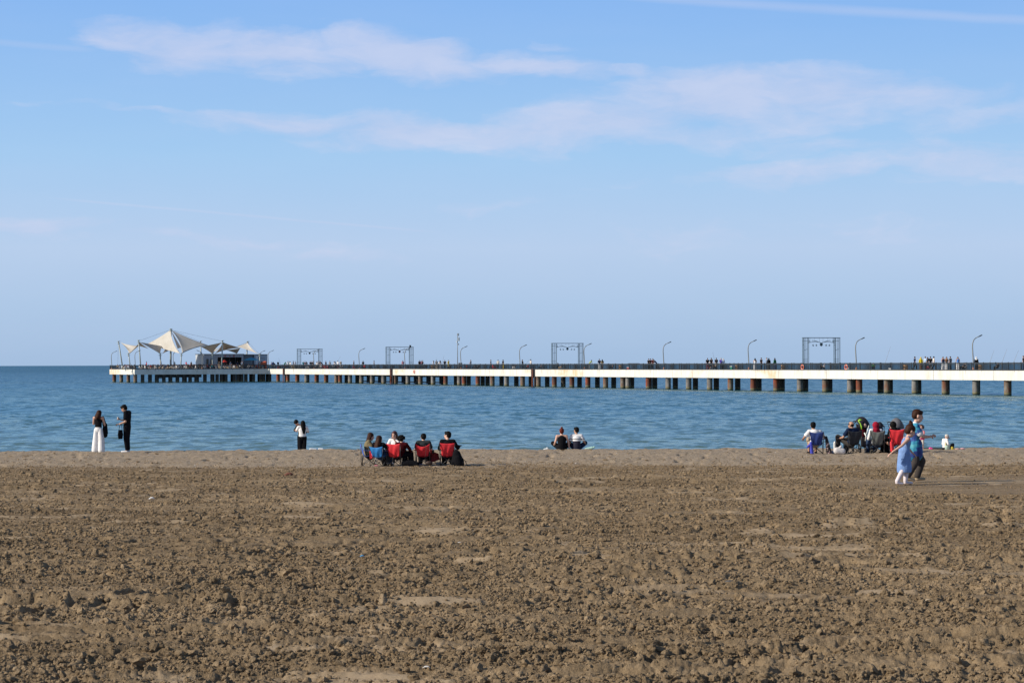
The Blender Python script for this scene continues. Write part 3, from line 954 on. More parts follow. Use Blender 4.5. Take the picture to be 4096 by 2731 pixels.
for px, k in lamp_px[1:]:
    t = t_at(px, 0.35); p = pt(t, 0.35, DECK)
    place_lamp(p, PROT, lamp_lab[px])
def plat(px, x):
    y = y_at(px, x); return pt(x, y, DECK)
place_lamp(plat(447, -22.5), PROT + 0.0, 'bent grey lamp at the far left corner of the café platform')
place_lamp(plat(541, -0.45), PROT + 0.15, 'bent grey lamp by the lower left canopy mast')
place_lamp(plat(694, -12), PROT + 0.1, 'dark bent lamp right beside the central canopy mast')
place_lamp(plat(808, -0.5), PROT + math.pi, 'bent lamp leaning left beside the mast left of the café building')
place_lamp(plat(1040, -9), PROT + 0.0, 'lamp showing its arm above the right end of the café roof')
place_lamp(pt(t_at(1074, 0.35), 0.35, DECK), PROT, 'bent grey lamp at the right end of the café building')

# lattice arches across the walkway
def make_arch():
    g = empty('metal_arch')
    tag(g, 'x', 'arch', 'lattice arches over the pier')
    H = 4.65; Wd = 6.15
    for s in (0, 1):
        y0 = 0.0 if s == 0 else Wd - 0.86
        B = MB()
        for yy in (0, 0.28, 0.57, 0.86):
            for xx in (0, 0.3):
                if xx and yy not in (0, 0.86): continue
                B.box((xx - 0.028, y0 + yy - 0.028, 0), (xx + 0.028, y0 + yy + 0.028, H))
        for zz, k in ((1.55, 3), (1.25, 3), (4.2, 3), (3.6, 1), (2.9, 2), (0.4, 3), (3.0, 0)):
            ya, yb = {3: (0, 0.86), 1: (0, 0.28), 2: (0.28, 0.57), 0: (0.57, 0.86)}[k]
            B.box((-0.02, y0 + ya, zz), (0.02, y0 + yb, zz + 0.045))
        B.build('tower', archm, g)
    B = MB(); B.box((-0.07, -0.05, H), (0.37, Wd + 0.05, H + 0.09)); B.build('top_beam', archm, g)
    B = MB()
    for s in (-1, 1):
        c = Wd / 2
        def scroll(cy, cz, r, turns=1.6, a0=0.0):
            P = []
            for i in range(15):
                an = a0 + s * turns * 2 * math.pi * i / 14
                rr = r * (1 - 0.72 * i / 14)
                P.append((0.15, cy + rr * math.sin(an), cz + rr * math.cos(an)))
            B.tube(P, 0.026, 4)
        B.tube([(0.15, c + s * (0.15 + 2.1 * u), 4.0 + 0.16 * math.sin(u * math.pi) - 0.25 * u * u + 0.22 * u ** 4) for u in np.linspace(0, 1, 9)], 0.032, 4)
        B.tube([(0.15, c + s * (0.1 + 1.5 * u), 3.95 + 0.35 * math.sin(u * 1.6)) for u in np.linspace(0, 1, 8)], 0.032, 4)
        scroll(c + s * 2.0, 4.15, 0.2); scroll(c + s * 1.35, 3.6, 0.15, a0=math.pi * 0.0); scroll(c + s * 0.8, 3.6, 0.15)
        for u in (0.3, 1.1, 1.9):
            B.box((0.14, c + s * u - 0.008, 4.1), (0.16, c + s * u + 0.008, H))
    B.build('scrollwork', archm, g)
    B = MB(); B.ball((0.15, Wd / 2, 3.72), 0.2, 0.24, 0.26, 8, 6); B.build('hanging_basket', archm, g)
    return g
arch0 = make_arch()
for i, (px, nm) in enumerate(((1188, 'smallest lattice metal arch nearest the café platform'), (1543, 'lattice arch with a dark red basket and a box on its top beam'), (2206, 'lattice arch beside the lamp in the middle of the pier'), (3210, 'largest lattice metal arch at the nearer end of the pier'))):
    g = arch0 if i == 0 else copy_tree(arch0)
    t = t_at(px, 0.35); g.location = pt(t, 0.35, DECK); g.rotation_euler = (0, 0, PROT); g['label'] = nm
    if i == 1:
        for ch in g.children:
            if ch.name.startswith('hanging_basket'):
                ch.data = ch.data.copy(); ch.data.materials[0] = mat('basket_red', (0.16, 0.03, 0.03), 0.8)
        B = MB(); B.box((0, 5.35, 4.742), (0.3, 5.65, 5.1)); B.build('box', darkm, g)
# antenna mast
g = empty('antenna_mast'); tag(g, 'tall thin grey antenna mast with white panels at its top', 'mast')
t = t_at(1830, 4.5); g.location = pt(t, 4.5, DECK); g.rotation_euler = (0, 0, PROT)
B = MB(); B.tube([(0, 0, 0), (0, 0, 7.2)], [0.09, 0.06], 8); B.build('pole', lampm, g, True)
for (yy, zz, hh) in ((0.18, 6.7, 0.5), (0.3, 5.7, 0.7), (-0.1, 5.4, 0.25), (0.16, 4.9, 0.2)):
    B = MB(); B.box((-0.12, yy - 0.12, zz), (0.12, yy + 0.12, zz + hh)); B.build('antenna_panel', mat('antenna_white', (0.6, 0.62, 0.6), 0.5) if hh > 0.22 else lampm, g)
B = MB(); B.box((-0.3, 0.3, 0), (0.3, 0.9, 1.3)); o = B.build('cabinet', mat('cabinet_grey', (0.12, 0.13, 0.13), 0.6), g)

# ------------------------------------------------------------------ canopy of stretched white sails
def sailmat():
    m = bpy.data.materials.new('sail_fabric'); m.use_nodes = True
    nt = m.node_tree; N = NT(nt); nt.nodes.clear(); out = N.n('ShaderNodeOutputMaterial')
    co = N.n('ShaderNodeNewGeometry').outputs['Position']
    c = N.ramp(N.noise(N.mapping(co, sc=(0.5, 0.5, 0.5)), 1.0, 4, 0.6), [(0.3, (0.62, 0.58, 0.50)), (0.7, (0.74, 0.71, 0.65))])
    d = N.n('ShaderNodeBsdfDiffuse'); N.put(d.inputs[0], c)
    t = N.n('ShaderNodeBsdfTranslucent'); t.inputs[0].default_value = (0.55, 0.44, 0.31, 1)
    mx = N.n('ShaderNodeMixShader'); mx.inputs[0].default_value = 0.28
    nt.links.new(d.outputs[0], mx.inputs[1]); nt.links.new(t.outputs[0], mx.inputs[2]); nt.links.new(mx.outputs[0], out.inputs[0])
    return m
SAIL = sailmat()
mastm = mat('canopy_mast_grey', (0.38, 0.42, 0.40), 0.5, var=0.1)
canopy = empty('tensile_canopy', at(683, 560, DECK)); tag(canopy, 'peaked white fabric canopy on leaning masts over the café tables', 'canopy')
_ci = canopy.matrix_world.inverted() if False else Matrix.Translation(-at(683, 560, DECK))
def zp(zx, zy, D):
    """a point of the canopy read off an enlarged crop, put at distance D"""
    px = 400 + zx / 3.178; py = 1260 + zy / 3.178
    hor = 1460 - (px - 200) * 0.00314
    return _ci @ at(px, D, CAMZ + (hor - py) * D / F)
def mast(b, tp, Db, Dt, r=0.17, disc=True):
    p0 = zp(b[0], b[1], Db); p0.z = 0.0
    p1 = zp(tp[0], tp[1], Dt)
    B = MB(); B.tube([p0, p1], [r, r * 0.85], 8)
    if disc:
        B.lathe([(0.10, -0.5), (0.42, -0.45), (0.42, -0.38), (0.12, -0.33), (0.12, 0.0), (0.45, 0.03), (0.45, 0.1), (0.1, 0.16)], 10, Matrix.Translation(p1))
    B.build('mast', mastm, canopy, True)
    return p1
# (base, top, distance of base, distance of top)
mast((290, 680), (235, 335), 566, 566); mast((388, 680), (362, 487), 556, 556, 0.15); mast((520, 680), (490, 322), 552, 552)
mast((772, 680), (765, 487), 556, 557, 0.17); mast((898, 680), (900, 178), 562, 562, 0.24); mast((1024, 680), (1034, 487), 552, 552, 0.16)
mast((1290, 680), (1278, 333), 570, 570, 0.17); mast((1545, 680), (1557, 326), 554, 554, 0.17); mast((1432, 680), (1428, 487), 560, 560, 0.16)
mast((1852, 680), (1878, 337), 572, 572, 0.17); mast((2030, 680), (2030, 492), 560, 560, 0.15)
def sail(Pa, Pb, Pc, sag=0.09, bulge=0.25, n=12, Pd=None, sags=None):
    """stretched membrane between corners, its free edges pulled inwards"""
    Pa, Pb, Pc = Vector(Pa), Vector(Pb), Vector(Pc)
    Pd = Vector(Pd) if Pd is not None else None
    cen = (Pa + Pb + Pc) / 3 if Pd is None else (Pa + Pb + Pc + Pd) / 4
    sg = sags or [sag] * 4
    def edge(p, q, u, s):
        e = p.lerp(q, u); d = (cen - (p + q) / 2)
        return e + d * (4 * u * (1 - u)) * s * 2
    rows = []
    for i in range(n + 1):
        v = i / n
        row = []
        for j in range(n + 1):
            u = j / n
            if Pd is None:
                # a triangle as a quad whose first side is the point Pa
                l = edge(Pa, Pb, v, sg[0]); r_ = edge(Pa, Pc, v, sg[1]); bt = edge(Pb, Pc, u, sg[2])
                s_ = l.lerp(r_, u); flat = Pb.lerp(Pc, u)
                p = s_ + (bt - flat) * v * v
                p.z -= bulge * math.sin(math.pi * v) * math.sin(math.pi * u)
            else:
                top = edge(Pa, Pb, u, sg[0]); bot = edge(Pd, Pc, u, sg[2]); l = edge(Pa, Pd, v, sg[3]); r_ = edge(Pb, Pc, v, sg[1])
                bl = (Pa * (1 - u) + Pb * u) * (1 - v) + (Pd * (1 - u) + Pc * u) * v
                p = top * (1 - v) + bot * v + l * (1 - u) + r_ * u - bl
            row.append(p)
        rows.append(row)
    B = MB(); B.grid(rows, 0.02); o = B.build('sail', SAIL, canopy, True)
    return o
# left sail: sunlit near half and shaded far half
sail(zp(262, 347, 565), zp(372, 490, 556), zp(492, 388, 560), 0.10, 0.3, sags=[0.14, 0.12, 0.03])
sail(zp(502, 340, 552), zp(372, 490, 556.3), zp(492, 388, 560.2), 0.05, 0.0, sags=[0.22, 0.0, 0.02])
sail(zp(492, 388, 560.3), zp(502, 342, 552.3), zp(618, 425, 563), 0.03, 0.0, sags=[0.0, 0.02, 0.1])
# shaded band from the left high mast down to the low mast
sail(zp(502, 340, 552), zp(790, 392, 561), zp(765, 489, 557.3), 0.0, 0.0, sags=[0.0, 0.05, 0.03])
sail(zp(790, 488, 557), zp(838, 408, 566), zp(905, 436, 566), 0.05, 0.0)
# the two great sunlit sails from the central peak
sail(zp(897, 186, 562), zp(604, 364, 566), zp(1018, 486, 552.5), 0.05, 0.2, sags=[0.03, 0.11, -0.02], n=16)
sail(zp(908, 190, 562), zp(1042, 486, 552.5), zp(1372, 380, 562), 0.08, 0.2, sags=[0.12, 0.06, 0.07], n=16)
sail(zp(906, 200, 562.4), zp(985, 424, 570), zp(1030, 408, 574), 0.0, 0.0, sags=[0.04, 0.0, 0.0])
# back sail seen past the great one
sail(zp(1278, 345, 570), zp(1215, 362, 575), zp(1400, 395, 566), 0.04, 0.0)
# right hand pair under the next high mast: shaded undersides
sail(zp(1552, 344, 554), zp(1280, 398, 549), zp(1428, 488, 560), 0.04, 0.0, sags=[0.03, 0.10, 0.04])
sail(zp(1428, 488, 560), zp(1432, 440, 567), zp(1530, 408, 567), 0.05, 0.0, sags=[0.2, 0.12, 0.1])
sail(zp(1562, 344, 554), zp(1455, 488, 560.5), zp(1600, 440, 565), 0.02, 0.0, sags=[0.18, 0.0, 0.06])
sail(zp(1562, 344, 554.2), zp(1600, 440, 565.2), zp(1785, 415, 563), 0.02, 0.0, sags=[0.0, 0.05, 0.12])
sail(zp(1600, 440, 565.4), zp(1740, 488, 566), zp(1785, 415, 563.2), 0.02, 0.0, sags=[0.05, 0.08, 0.0])
# far right sail in full sun
sail(zp(1874, 346, 572), zp(1738, 396, 572), zp(2010, 490, 560), 0.05, 0.2, sags=[0.05, 0.12, 0.05])
# stay cables
B = MB()
for a_, b_, Da, Db in (((900, 185), (495, 325), 562, 552), ((910, 185), (1275, 335), 562, 570), ((905, 188), (1553, 330), 562, 554), ((235, 340), (225, 625), 566, 566), ((1878, 340), (1740, 398), 572, 570), ((1878, 340), (2028, 492), 572, 560)):
    B.tube([zp(a_[0], a_[1], Da), zp(b_[0], b_[1], Db)], 0.02, 4)
o = B.build('stay_cables', darkm, canopy); tag(o, kind='stuff')

# ------------------------------------------------------------------ café building on the platform
cafe = empty('pier_cafe'); cafe.matrix_world = M_PIER
tag(cafe, 'flat-roofed grey café building with a dark open front on the pier', 'building')
grey1 = mat('cafe_wall_grey', (0.36, 0.38, 0.41), 0.7, var=0.08, scale=0.5)
grey2 = mat('cafe_wall_pale', (0.44, 0.47, 0.50), 0.7, var=0.06, scale=0.5)
glassm = mat('cafe_dark_glass', (0.02, 0.025, 0.03), 0.12, var=0.1, spec=0.8)
roofm = mat('cafe_roof_edge', (0.05, 0.055, 0.06), 0.6)
FX = -9.0
CY = lambda zx: y_at(400 + zx / 3.178, FX)
y0, y1, y2, y3 = CY(1330), CY(1822), CY(1965), CY(2125)
Z = DECK
def wall(lo, hi, m=grey1, name='wall', par=None):
    B = MB(); B.box(lo, hi); return B.build(name, m, par or cafe)
ya, yb = CY(1495), CY(1800)
wall((FX - 0.25, y0, Z), (FX, ya, Z + 3.55)); wall((FX - 0.25, yb, Z), (FX, y1, Z + 3.55)); wall((FX - 0.25, ya, Z + 2.9), (FX, yb, Z + 3.55))
wall((FX - 7.0, y0 - 0.25, Z), (FX, y0 - 0.002, Z + 3.55), grey2)
wall((FX - 7.0, y3 + 0.002, Z), (FX - 0.6, y3 + 0.25, Z + 3.5), grey2)
wall((FX - 7.3, y0, Z), (FX - 7.0, y3, Z + 3.5), grey1)
wall((FX - 1.0, y1 + 0.002, Z), (FX - 0.75, y2 - 0.002, Z + 3.45), mat('cafe_wall_dark', (0.16, 0.18, 0.20), 0.7))
wall((FX - 0.6, y2, Z), (FX - 0.35, y3, Z + 3.5), mat('cafe_wall_blue', (0.40, 0.45, 0.50), 0.7, var=0.05))
B = MB(); B.box((FX - 7.4, y0 - 0.3, Z + 3.56), (FX + 0.12, y1 + 0.15, Z + 3.72)); B.build('roof', roofm, cafe)
B = MB(); B.box((FX - 7.4, y1 + 0.16, Z + 3.51), (FX - 0.2, y3 + 0.3, Z + 3.62)); B.build('roof', roofm, cafe)
# inside: back bar, counter, posts of the front
wall((FX - 4.0, ya + 0.2, Z), (FX - 3.7, yb - 0.2, Z + 3.0), mat('cafe_interior', (0.05, 0.045, 0.045), 0.8), 'back_bar')
wall((FX - 1.6, ya + 0.6, Z), (FX - 1.0, yb - 0.6, Z + 1.05), mat('cafe_counter', (0.10, 0.08, 0.07), 0.6), 'counter')
for k in range(1, 4):
    y = ya + (yb - ya) * k / 4; wall((FX - 0.16, y - 0.05, Z), (FX - 0.06, y + 0.05, Z + 2.9), roofm, 'post')
for zx0, zx1 in ((1350, 1378), (1402, 1425)):
    a_, b_ = CY(zx0), CY(zx1)
    f = wall((FX + 0.003, a_, Z + 0.3), (FX + 0.05, b_, Z + 2.5), roofm, 'window')
    wall((FX + 0.051, a_ + 0.06, Z + 0.4), (FX + 0.06, b_ - 0.06, Z + 2.4), glassm, 'pane', f)
wall((FX + 0.003, CY(1455), Z), (FX + 0.04, CY(1480), Z + 2.3), grey2, 'door')
wall((FX - 0.34, CY(1985), Z + 0.0), (FX - 0.30, CY(2010), Z + 3.2), mat('white_downpipe', (0.7, 0.7, 0.68), 0.5), 'downpipe')
# red characters on the lintel, small dark lines of lettering on the right hand wall (too small in the picture to read)
redm = mat('sign_red', (0.45, 0.05, 0.05), 0.6)
def glyph(yc, zc, h, kind, m, x=FX + 0.004):
    B = MB(); w = h * 0.8; s = h * 0.2
    if kind == 'B':
        B.box((x, yc - w / 2, zc), (x + 0.03, yc - w / 2 + s, zc + h))
        for q in (0, 0.4, 0.8): B.box((x, yc - w / 2 + s, zc + q * h), (x + 0.03, yc + w / 2, zc + q * h + s))
        B.box((x + 0.001, yc + w / 2 - s, zc + s), (x + 0.031, yc + w / 2, zc + 0.4 * h)); B.box((x + 0.001, yc + w / 2 - s, zc + 0.4 * h + s), (x + 0.031, yc + w / 2, zc + 0.8 * h))
    else:
        B.box((x, yc - 0.1, zc + h * 0.5), (x + 0.03, yc + 0.25, zc + h * 0.75)); B.box((x, yc + 0.1, zc + h * 0.2), (x + 0.03, yc + 0.25, zc + h * 0.5))
    B.build('sign_letter', m, cafe)
glyph(CY(1590), Z + 2.98, 0.42, 'B', redm); glyph(CY(1645), Z + 2.98, 0.42, 'c', redm); glyph(CY(1700), Z + 2.98, 0.42, 'B', redm)
B = MB(); r_ = random.Random(3)
for (za, zb, zc, h) in ((1985, 2105, Z + 2.55, 0.13), (2035, 2098, Z + 1.75, 0.16)):
    y = CY(za)
    while y < CY(zb):
        w = r_.uniform(0.05, 0.11); B.box((FX - 0.347, y, zc), (FX - 0.335, y + w, zc + h * r_.choice((0.6, 0.8, 1.0)))); y += w + r_.choice((0.03, 0.04, 0.12))
o = B.build('wall_lettering', roofm, cafe); tag(o, kind='stuff')

# parasol and orange booth beside the café
def parasol(loc, r, h, m, label):
    g = empty('parasol', loc); tag(g, label, 'parasol')
    B = MB(); n = 8
    ring = [(r * math.cos(2 * math.pi * k / n), r * math.sin(2 * math.pi * k / n), h - 0.55) for k in range(n)]
    low = [(x * 1.0, y * 1.0, z - 0.16) for x, y, z in ring]
    B.add([(0, 0, h)] + ring + low, [(0, 1 + k, 1 + (k + 1) % n) for k in range(n)] + [(1 + k, 1 + n + k, 1 + n + (k + 1) % n, 1 + (k + 1) % n) for k in range(n)])
    B.build('canopy', m, g); B = MB(); B.tube([(0, 0, 0), (0, 0, h + 0.12)], 0.03, 6); B.build('pole', mastm, g)
    return g
parasol(plat(400 + 1922 / 3.178, -3.5), 1.75, 2.85, mat('parasol_blue', (0.03, 0.30, 0.48), 0.7), 'bright blue parasol in front of the café wall')
parasol(plat(400 + 1577 / 3.178, -6.5), 0.75, 2.35, mat('parasol_red', (0.55, 0.03, 0.02), 0.7), 'small red parasol in the dark front of the café')
parasol(pt(t_at(1092, 3), 3, DECK), 0.6, 1.75, mat('parasol_dark', (0.03, 0.03, 0.03), 0.7), 'small black parasol just right of the café building')
g = empty('ticket_booth', plat(400 + 2062 / 3.178, -3.0), PROT); tag(g, 'orange-red booth with a sloping top at the right end of the café', 'booth')
B = MB(); om = mat('booth_orange', (0.50, 0.10, 0.035), 0.6)
B.add([(-0.6, -0.95, 0), (0.6, -0.95, 0), (0.6, 0.95, 0), (-0.6, 0.95, 0), (-0.6, -0.8, 1.5), (0.6, -0.8, 1.3), (0.6, 0.9, 1.75), (-0.6, 0.9, 1.95)], [(0, 3, 2, 1), (4, 5, 6, 7), (0, 1, 5, 4), (1, 2, 6, 5), (2, 3, 7, 6), (3, 0, 4, 7)]); B.build('body', om, g)
B = MB(); B.box((0.601, -0.6, 0.2), (0.63, 0.5, 0.9)); B.build('panel', darkm, g)

# lifebuoys, bins
def torus(B, c, Rr, r, axis='x', n=14, m_=6, a0=0.0):
    P = []
    for k in range(n + 1):
        an = 2 * math.pi * k / n
        P.append((c[0], c[1] + Rr * math.cos(an), c[2] + Rr * math.sin(an)))
    B.tube(P, r, m_)
buoym = mat('lifebuoy_orange', (0.75, 0.13, 0.05), 0.6)
for px, y, dz, lab in ((1656, -0.12, 0.05 - 0.55, 'orange lifebuoy hanging on the pier edge below the dark-red-basket arch'), (3209, 0.0, 0.45, 'orange lifebuoy on the railing by the left leg of the largest arch'), (3384, 0.0, 0.45, 'orange lifebuoy on the railing to the right of the largest arch')):
    t = t_at(px, y); g = empty('lifebuoy', pt(t, y, DECK + dz), PROT + math.pi / 2); tag(g, lab, 'lifebuoy', 'orange lifebuoys on the railing')
    B = MB(); torus(B, (0, 0, 0), 0.33, 0.07); B.build('ring', buoym, g, True)
    B = MB()
    for k in range(4):
        an = math.pi / 4 + k * math.pi / 2; B.ball((0, 0.33 * math.cos(an), 0.33 * math.sin(an)), 0.085, None, None, 6, 4)
    B.build('bands', mat('buoy_white', (0.75, 0.75, 0.72), 0.6), g)
binm = mat('litter_bin_tan', (0.42, 0.24, 0.11), 0.8, var=0.2)
for px, lab in ((1729, 'tan slatted litter bin left of the person in yellow'), (2481, 'tan litter bin right of the couple by the third arch'), (2946, 'tan litter bin beside the green chair on the pier'), (3131, 'tan litter bin just left of the largest arch'),
                (3622, 'tan litter bin left of the group right of the largest arch'), (3920, 'tan litter bin at the foot of the farthest right lamp')):
    t = t_at(px, 1.3); g = empty('litter_bin', pt(t, 1.3, DECK), PROT); tag(g, lab, 'litter bin', 'tan litter bins on the pier')
    for k in range(12):
        an = k * math.pi / 6; B = MB(); B.box((-0.06, -0.015, 0), (0.06, 0.015, 0.8), Matrix.Rotation(an, 4, 'Z') @ Matrix.Translation((0, 0.26, 0))); B.build('slat', binm, g)
    B = MB(); B.lathe([(0.24, 0.02), (0.24, 0.78)], 10); B.build('liner', darkm, g)

# ------------------------------------------------------------------ people
V = Vector
def P_(**kw):
    """a pose: joint positions in metres for a 1.75 m figure facing +Y, its own right hand towards +X"""
    base = dict(pel=(0, 0, .96), wst=(0, -.005, 1.10), chs=(0, .0, 1.30), nck=(0, -.01, 1.48), hed=(0, .015, 1.635),
                shL=(-.185, -.01, 1.425), shR=(.185, -.01, 1.425), elL=(-.235, -.02, 1.14), elR=(.235, -.02, 1.14), wrL=(-.25, .05, .90), wrR=(.25, .05, .90),
                haL=(-.25, .08, .82), haR=(.25, .08, .82), hpL=(-.09, 0, .93), hpR=(.09, 0, .93), knL=(-.105, .02, .51), knR=(.105, .02, .51),
                anL=(-.105, -.02, .09), anR=(.105, -.02, .09), toL=(-.115, .15, .035), toR=(.115, .15, .035), look=(0, 1, -0.05), up=(0, 0, 1))
    base.update(kw)
    return {k: V(v) for k, v in base.items()}
STAND = P_()
SIT = dict(pel=(0, 0, .38), wst=(0, -.04, .50), chs=(0, -.09, .67), nck=(0, -.10, .83), hed=(0, -.06, .965), shL=(-.185, -.10, .79), shR=(.185, -.10, .79),
           elL=(-.27, -.06, .56), elR=(.27, -.06, .56), wrL=(-.26, .18, .57), wrR=(.26, .18, .57), haL=(-.25, .26, .58), haR=(.25, .26, .58),
           hpL=(-.09, .02, .37), hpR=(.09, .02, .37), knL=(-.13, .45, .50), knR=(.13, .45, .50), anL=(-.12, .50, .09), anR=(.12, .50, .09), toL=(-.13, .66, .035), toR=(.13, .66, .035))
GROUND = dict(pel=(0, 0, .10), wst=(0, -.02, .24), chs=(0, .02, .44), nck=(0, .05, .62), hed=(0, .08, .77), shL=(-.185, .04, .57), shR=(.185, .04, .57),
              elL=(-.27, .05, .30), elR=(.27, .05, .30), wrL=(-.26, .26, .22), wrR=(.26, .26, .22), haL=(-.22, .33, .20), haR=(.22, .33, .20),
              hpL=(-.10, .03, .11), hpR=(.10, .03, .11), knL=(-.33, .36, .28), knR=(.33, .36, .28), anL=(-.10, .52, .08), anR=(.10, .52, .08), toL=(-.02, .62, .05), toR=(.02, .62, .05))

def frame(d, up=V((0, 0, 1))):
    """rotation whose Y is d"""
    y = V(d).normalized(); x = y.cross(V(up))
    x = x.normalized() if x.length > 1e-5 else V((1, 0, 0)); z = x.cross(y)
    return Matrix(((x.x, y.x, z.x), (x.y, y.y, z.y), (x.z, y.z, z.z)))

def capsule(B, a, b, ra, rb, n=10, flat=None, side=None):
    """closed tapered limb; flat squeezes it, front to back"""
    a = V(a); b = V(b)
    d = (b - a)
    L = max(d.length, 1e-4); d = d / L
    sx = V(side) if side is not None else (d.cross(V((0, 1, 0))) if abs(d.y) < 0.9 else d.cross(V((0, 0, 1))))
    sx = (sx - d * sx.dot(d)).normalized(); sy = d.cross(sx)
    k = flat or 1.0
    rings = []; vs = []; fs = []
    prof = [(-ra * .98, ra * .2), (-ra * .75, ra * .66), (-ra * .38, ra * .92), (0, ra), (L, rb), (L + rb * .38, rb * .92), (L + rb * .75, rb * .66), (L + rb * .98, rb * .2)]
    for (t, r) in prof:
        for i in range(n):
            an = 2 * math.pi * i / n
            vs.append(a + d * t + sx * (r * math.cos(an)) + sy * (r * k * math.sin(an)))
    for j in range(len(prof) - 1):
        for i in range(n):
            p = j * n + i; q = j * n + (i + 1) % n
            fs.append((p, q, q + n, p + n))
    fs.append(tuple(range(n))[::-1]); fs.append(tuple((len(prof) - 1) * n + i for i in range(n)))
    B.add(vs, fs)

def fuse(B, voxel, smooth=3, name='body'):
    """one continuous skin over overlapping closed pieces"""
    me = B.mesh(name)
    o = bpy.data.objects.new('tmp', me); C.objects.link(o)
    md = o.modifiers.new('r', 'REMESH'); md.mode = 'VOXEL'; md.voxel_size = voxel; md.use_smooth_shade = True
    if smooth:
        ms = o.modifiers.new('s', 'SMOOTH'); ms.iterations = smooth; ms.factor = 0.5
    dg = bpy.context.evaluated_depsgraph_get()
    out = bpy.data.meshes.new_from_object(o.evaluated_get(dg))
    out.name = name
    bpy.data.objects.remove(o); bpy.data.meshes.remove(me)
    out.materials.clear()
    out.polygons.foreach_set('use_smooth', [True] * len(out.polygons))
    return out

def skin_pieces(B, p, s=1.0, g=1.0, child=1.0, hands=True):
    """the bare figure. g = girth; child = head enlargement"""
    r = lambda x: x * s * g
    side = (p['shR'] - p['shL']).normalized()
    capsule(B, p['pel'], p['wst'], r(.150), r(.128), 14, .72, side)
    capsule(B, p['wst'], p['chs'], r(.126), r(.155), 14, .70, side)
    capsule(B, p['shL'], p['shR'], r(.062), r(.062), 10)
    capsule(B, p['chs'], p['nck'], r(.130), r(.06), 12, .75, side)
    capsule(B, p['nck'] - V((0, 0, .02 * s)), p['hed'], r(.055), r(.052))
    for S in 'LR':
        capsule(B, p['sh' + S], p['el' + S], r(.054), r(.042)); capsule(B, p['el' + S], p['wr' + S], r(.042), r(.028))
        capsule(B, p['hp' + S], p['kn' + S], r(.088), r(.058), 12); capsule(B, p['kn' + S], p['an' + S], r(.058), r(.038), 10)
        capsule(B, p['an' + S] - V((0, 0, .03 * s)), p['to' + S], r(.04), r(.03))
        d = (p['ha' + S] - p['wr' + S]).normalized()
        capsule(B, p['wr' + S], p['ha' + S], r(.028), r(.036), 8, .5)
    # head
    M = frame(p['look'], p['up']); h = s * child; c = p['hed']
    M4 = M
    B.ball(c + M @ (V((0, -.012, .025)) * h), .076 * h, .095 * h, .088 * h, 14, 10, M4)
    B.ball(c + M @ (V((0, .028, -.045)) * h), .056 * h, .062 * h, .075 * h, 12, 8, M4)
    capsule(B, c + M @ (V((0, .082, .012)) * h), c + M @ (V((0, .102, -.022)) * h), .008 * h, .012 * h, 6)
    for q in (-1, 1):
        B.ball(c + M @ (V((q * .077, -.005, -.01)) * h), .012 * h, .02 * h, .032 * h, 6, 5, M4)
    return M

def fingers(B, p, s, S, curl=0.35, thumb=1):
    w = p['wr' + S]; h = p['ha' + S]; d = (h - w).normalized()
    sx = d.cross(V((0, 0, 1)))
    sx = sx.normalized() if sx.length > .1 else V((0, 1, 0))
    up = sx.cross(d)
    for k, L in enumerate((.070, .078, .073, .058)):
        o = h + sx * (k - 1.5) * .019 * s
        a = o + d * .02 * s; b = a + (d * math.cos(curl) - up * math.sin(curl)) * L * .5 * s
        c = b + (d * math.cos(curl * 2.4) - up * math.sin(curl * 2.4)) * L * .5 * s
        B.tube([o, a, b, c], [.009 * s, .009 * s, .0085 * s, .006 * s], 6)
    t0 = w.lerp(h, .35) - sx * .028 * s * thumb; t1 = t0 + (d * .6 - sx * thumb * .8) * .035 * s
    B.tube([w.lerp(h, .3), t0, t1, t1 + d * .03 * s], [.012 * s, .011 * s, .010 * s, .007 * s], 6)

def scaled(p, s):
    return {k: (v * s if k not in ('look', 'up') else v.copy()) for k, v in p.items()}

def top_pieces(B, p, s, g=1.0, sleeve='short', hem=0.0, loose=.012):
    r = lambda x: (x * g + loose) * s
    side = (p['shR'] - p['shL']).normalized()
    capsule(B, p['pel'] + V((0, 0, hem * s)) + (p['wst'] - p['pel']) * .15, p['wst'], r(.150), r(.135), 14, .74, side)
    capsule(B, p['wst'], p['chs'], r(.134), r(.160), 14, .74, side)
    if hem < -.12: capsule(B, p['pel'], p['pel'] + V((0, 0, hem * s)), r(.172), r(.180), 14, 1.0, side)
    if sleeve != 'tank':
        capsule(B, p['shL'], p['shR'], r(.064), r(.064), 10)
        capsule(B, p['chs'], p['chs'].lerp(p['nck'], .55), r(.135), r(.085), 12, .78, side)
    else:
        capsule(B, p['chs'], p['chs'].lerp(p['nck'], .15), r(.135), r(.12), 12, .78, side)
        for S in 'LR':
            q = p['sh' + S].lerp(p['nck'], .42)
            capsule(B, q, p['chs'] + (q - p['chs']) * .3, .022 * s, .03 * s, 6)
    for S in 'LR':
        if sleeve == 'short':
            capsule(B, p['sh' + S], p['sh' + S].lerp(p['el' + S], .62), r(.058), r(.062))
        elif sleeve == 'long':
            capsule(B, p['sh' + S], p['el' + S], r(.058), r(.05)); capsule(B, p['el' + S], p['wr' + S].lerp(p['el' + S], .05), r(.05), r(.036))

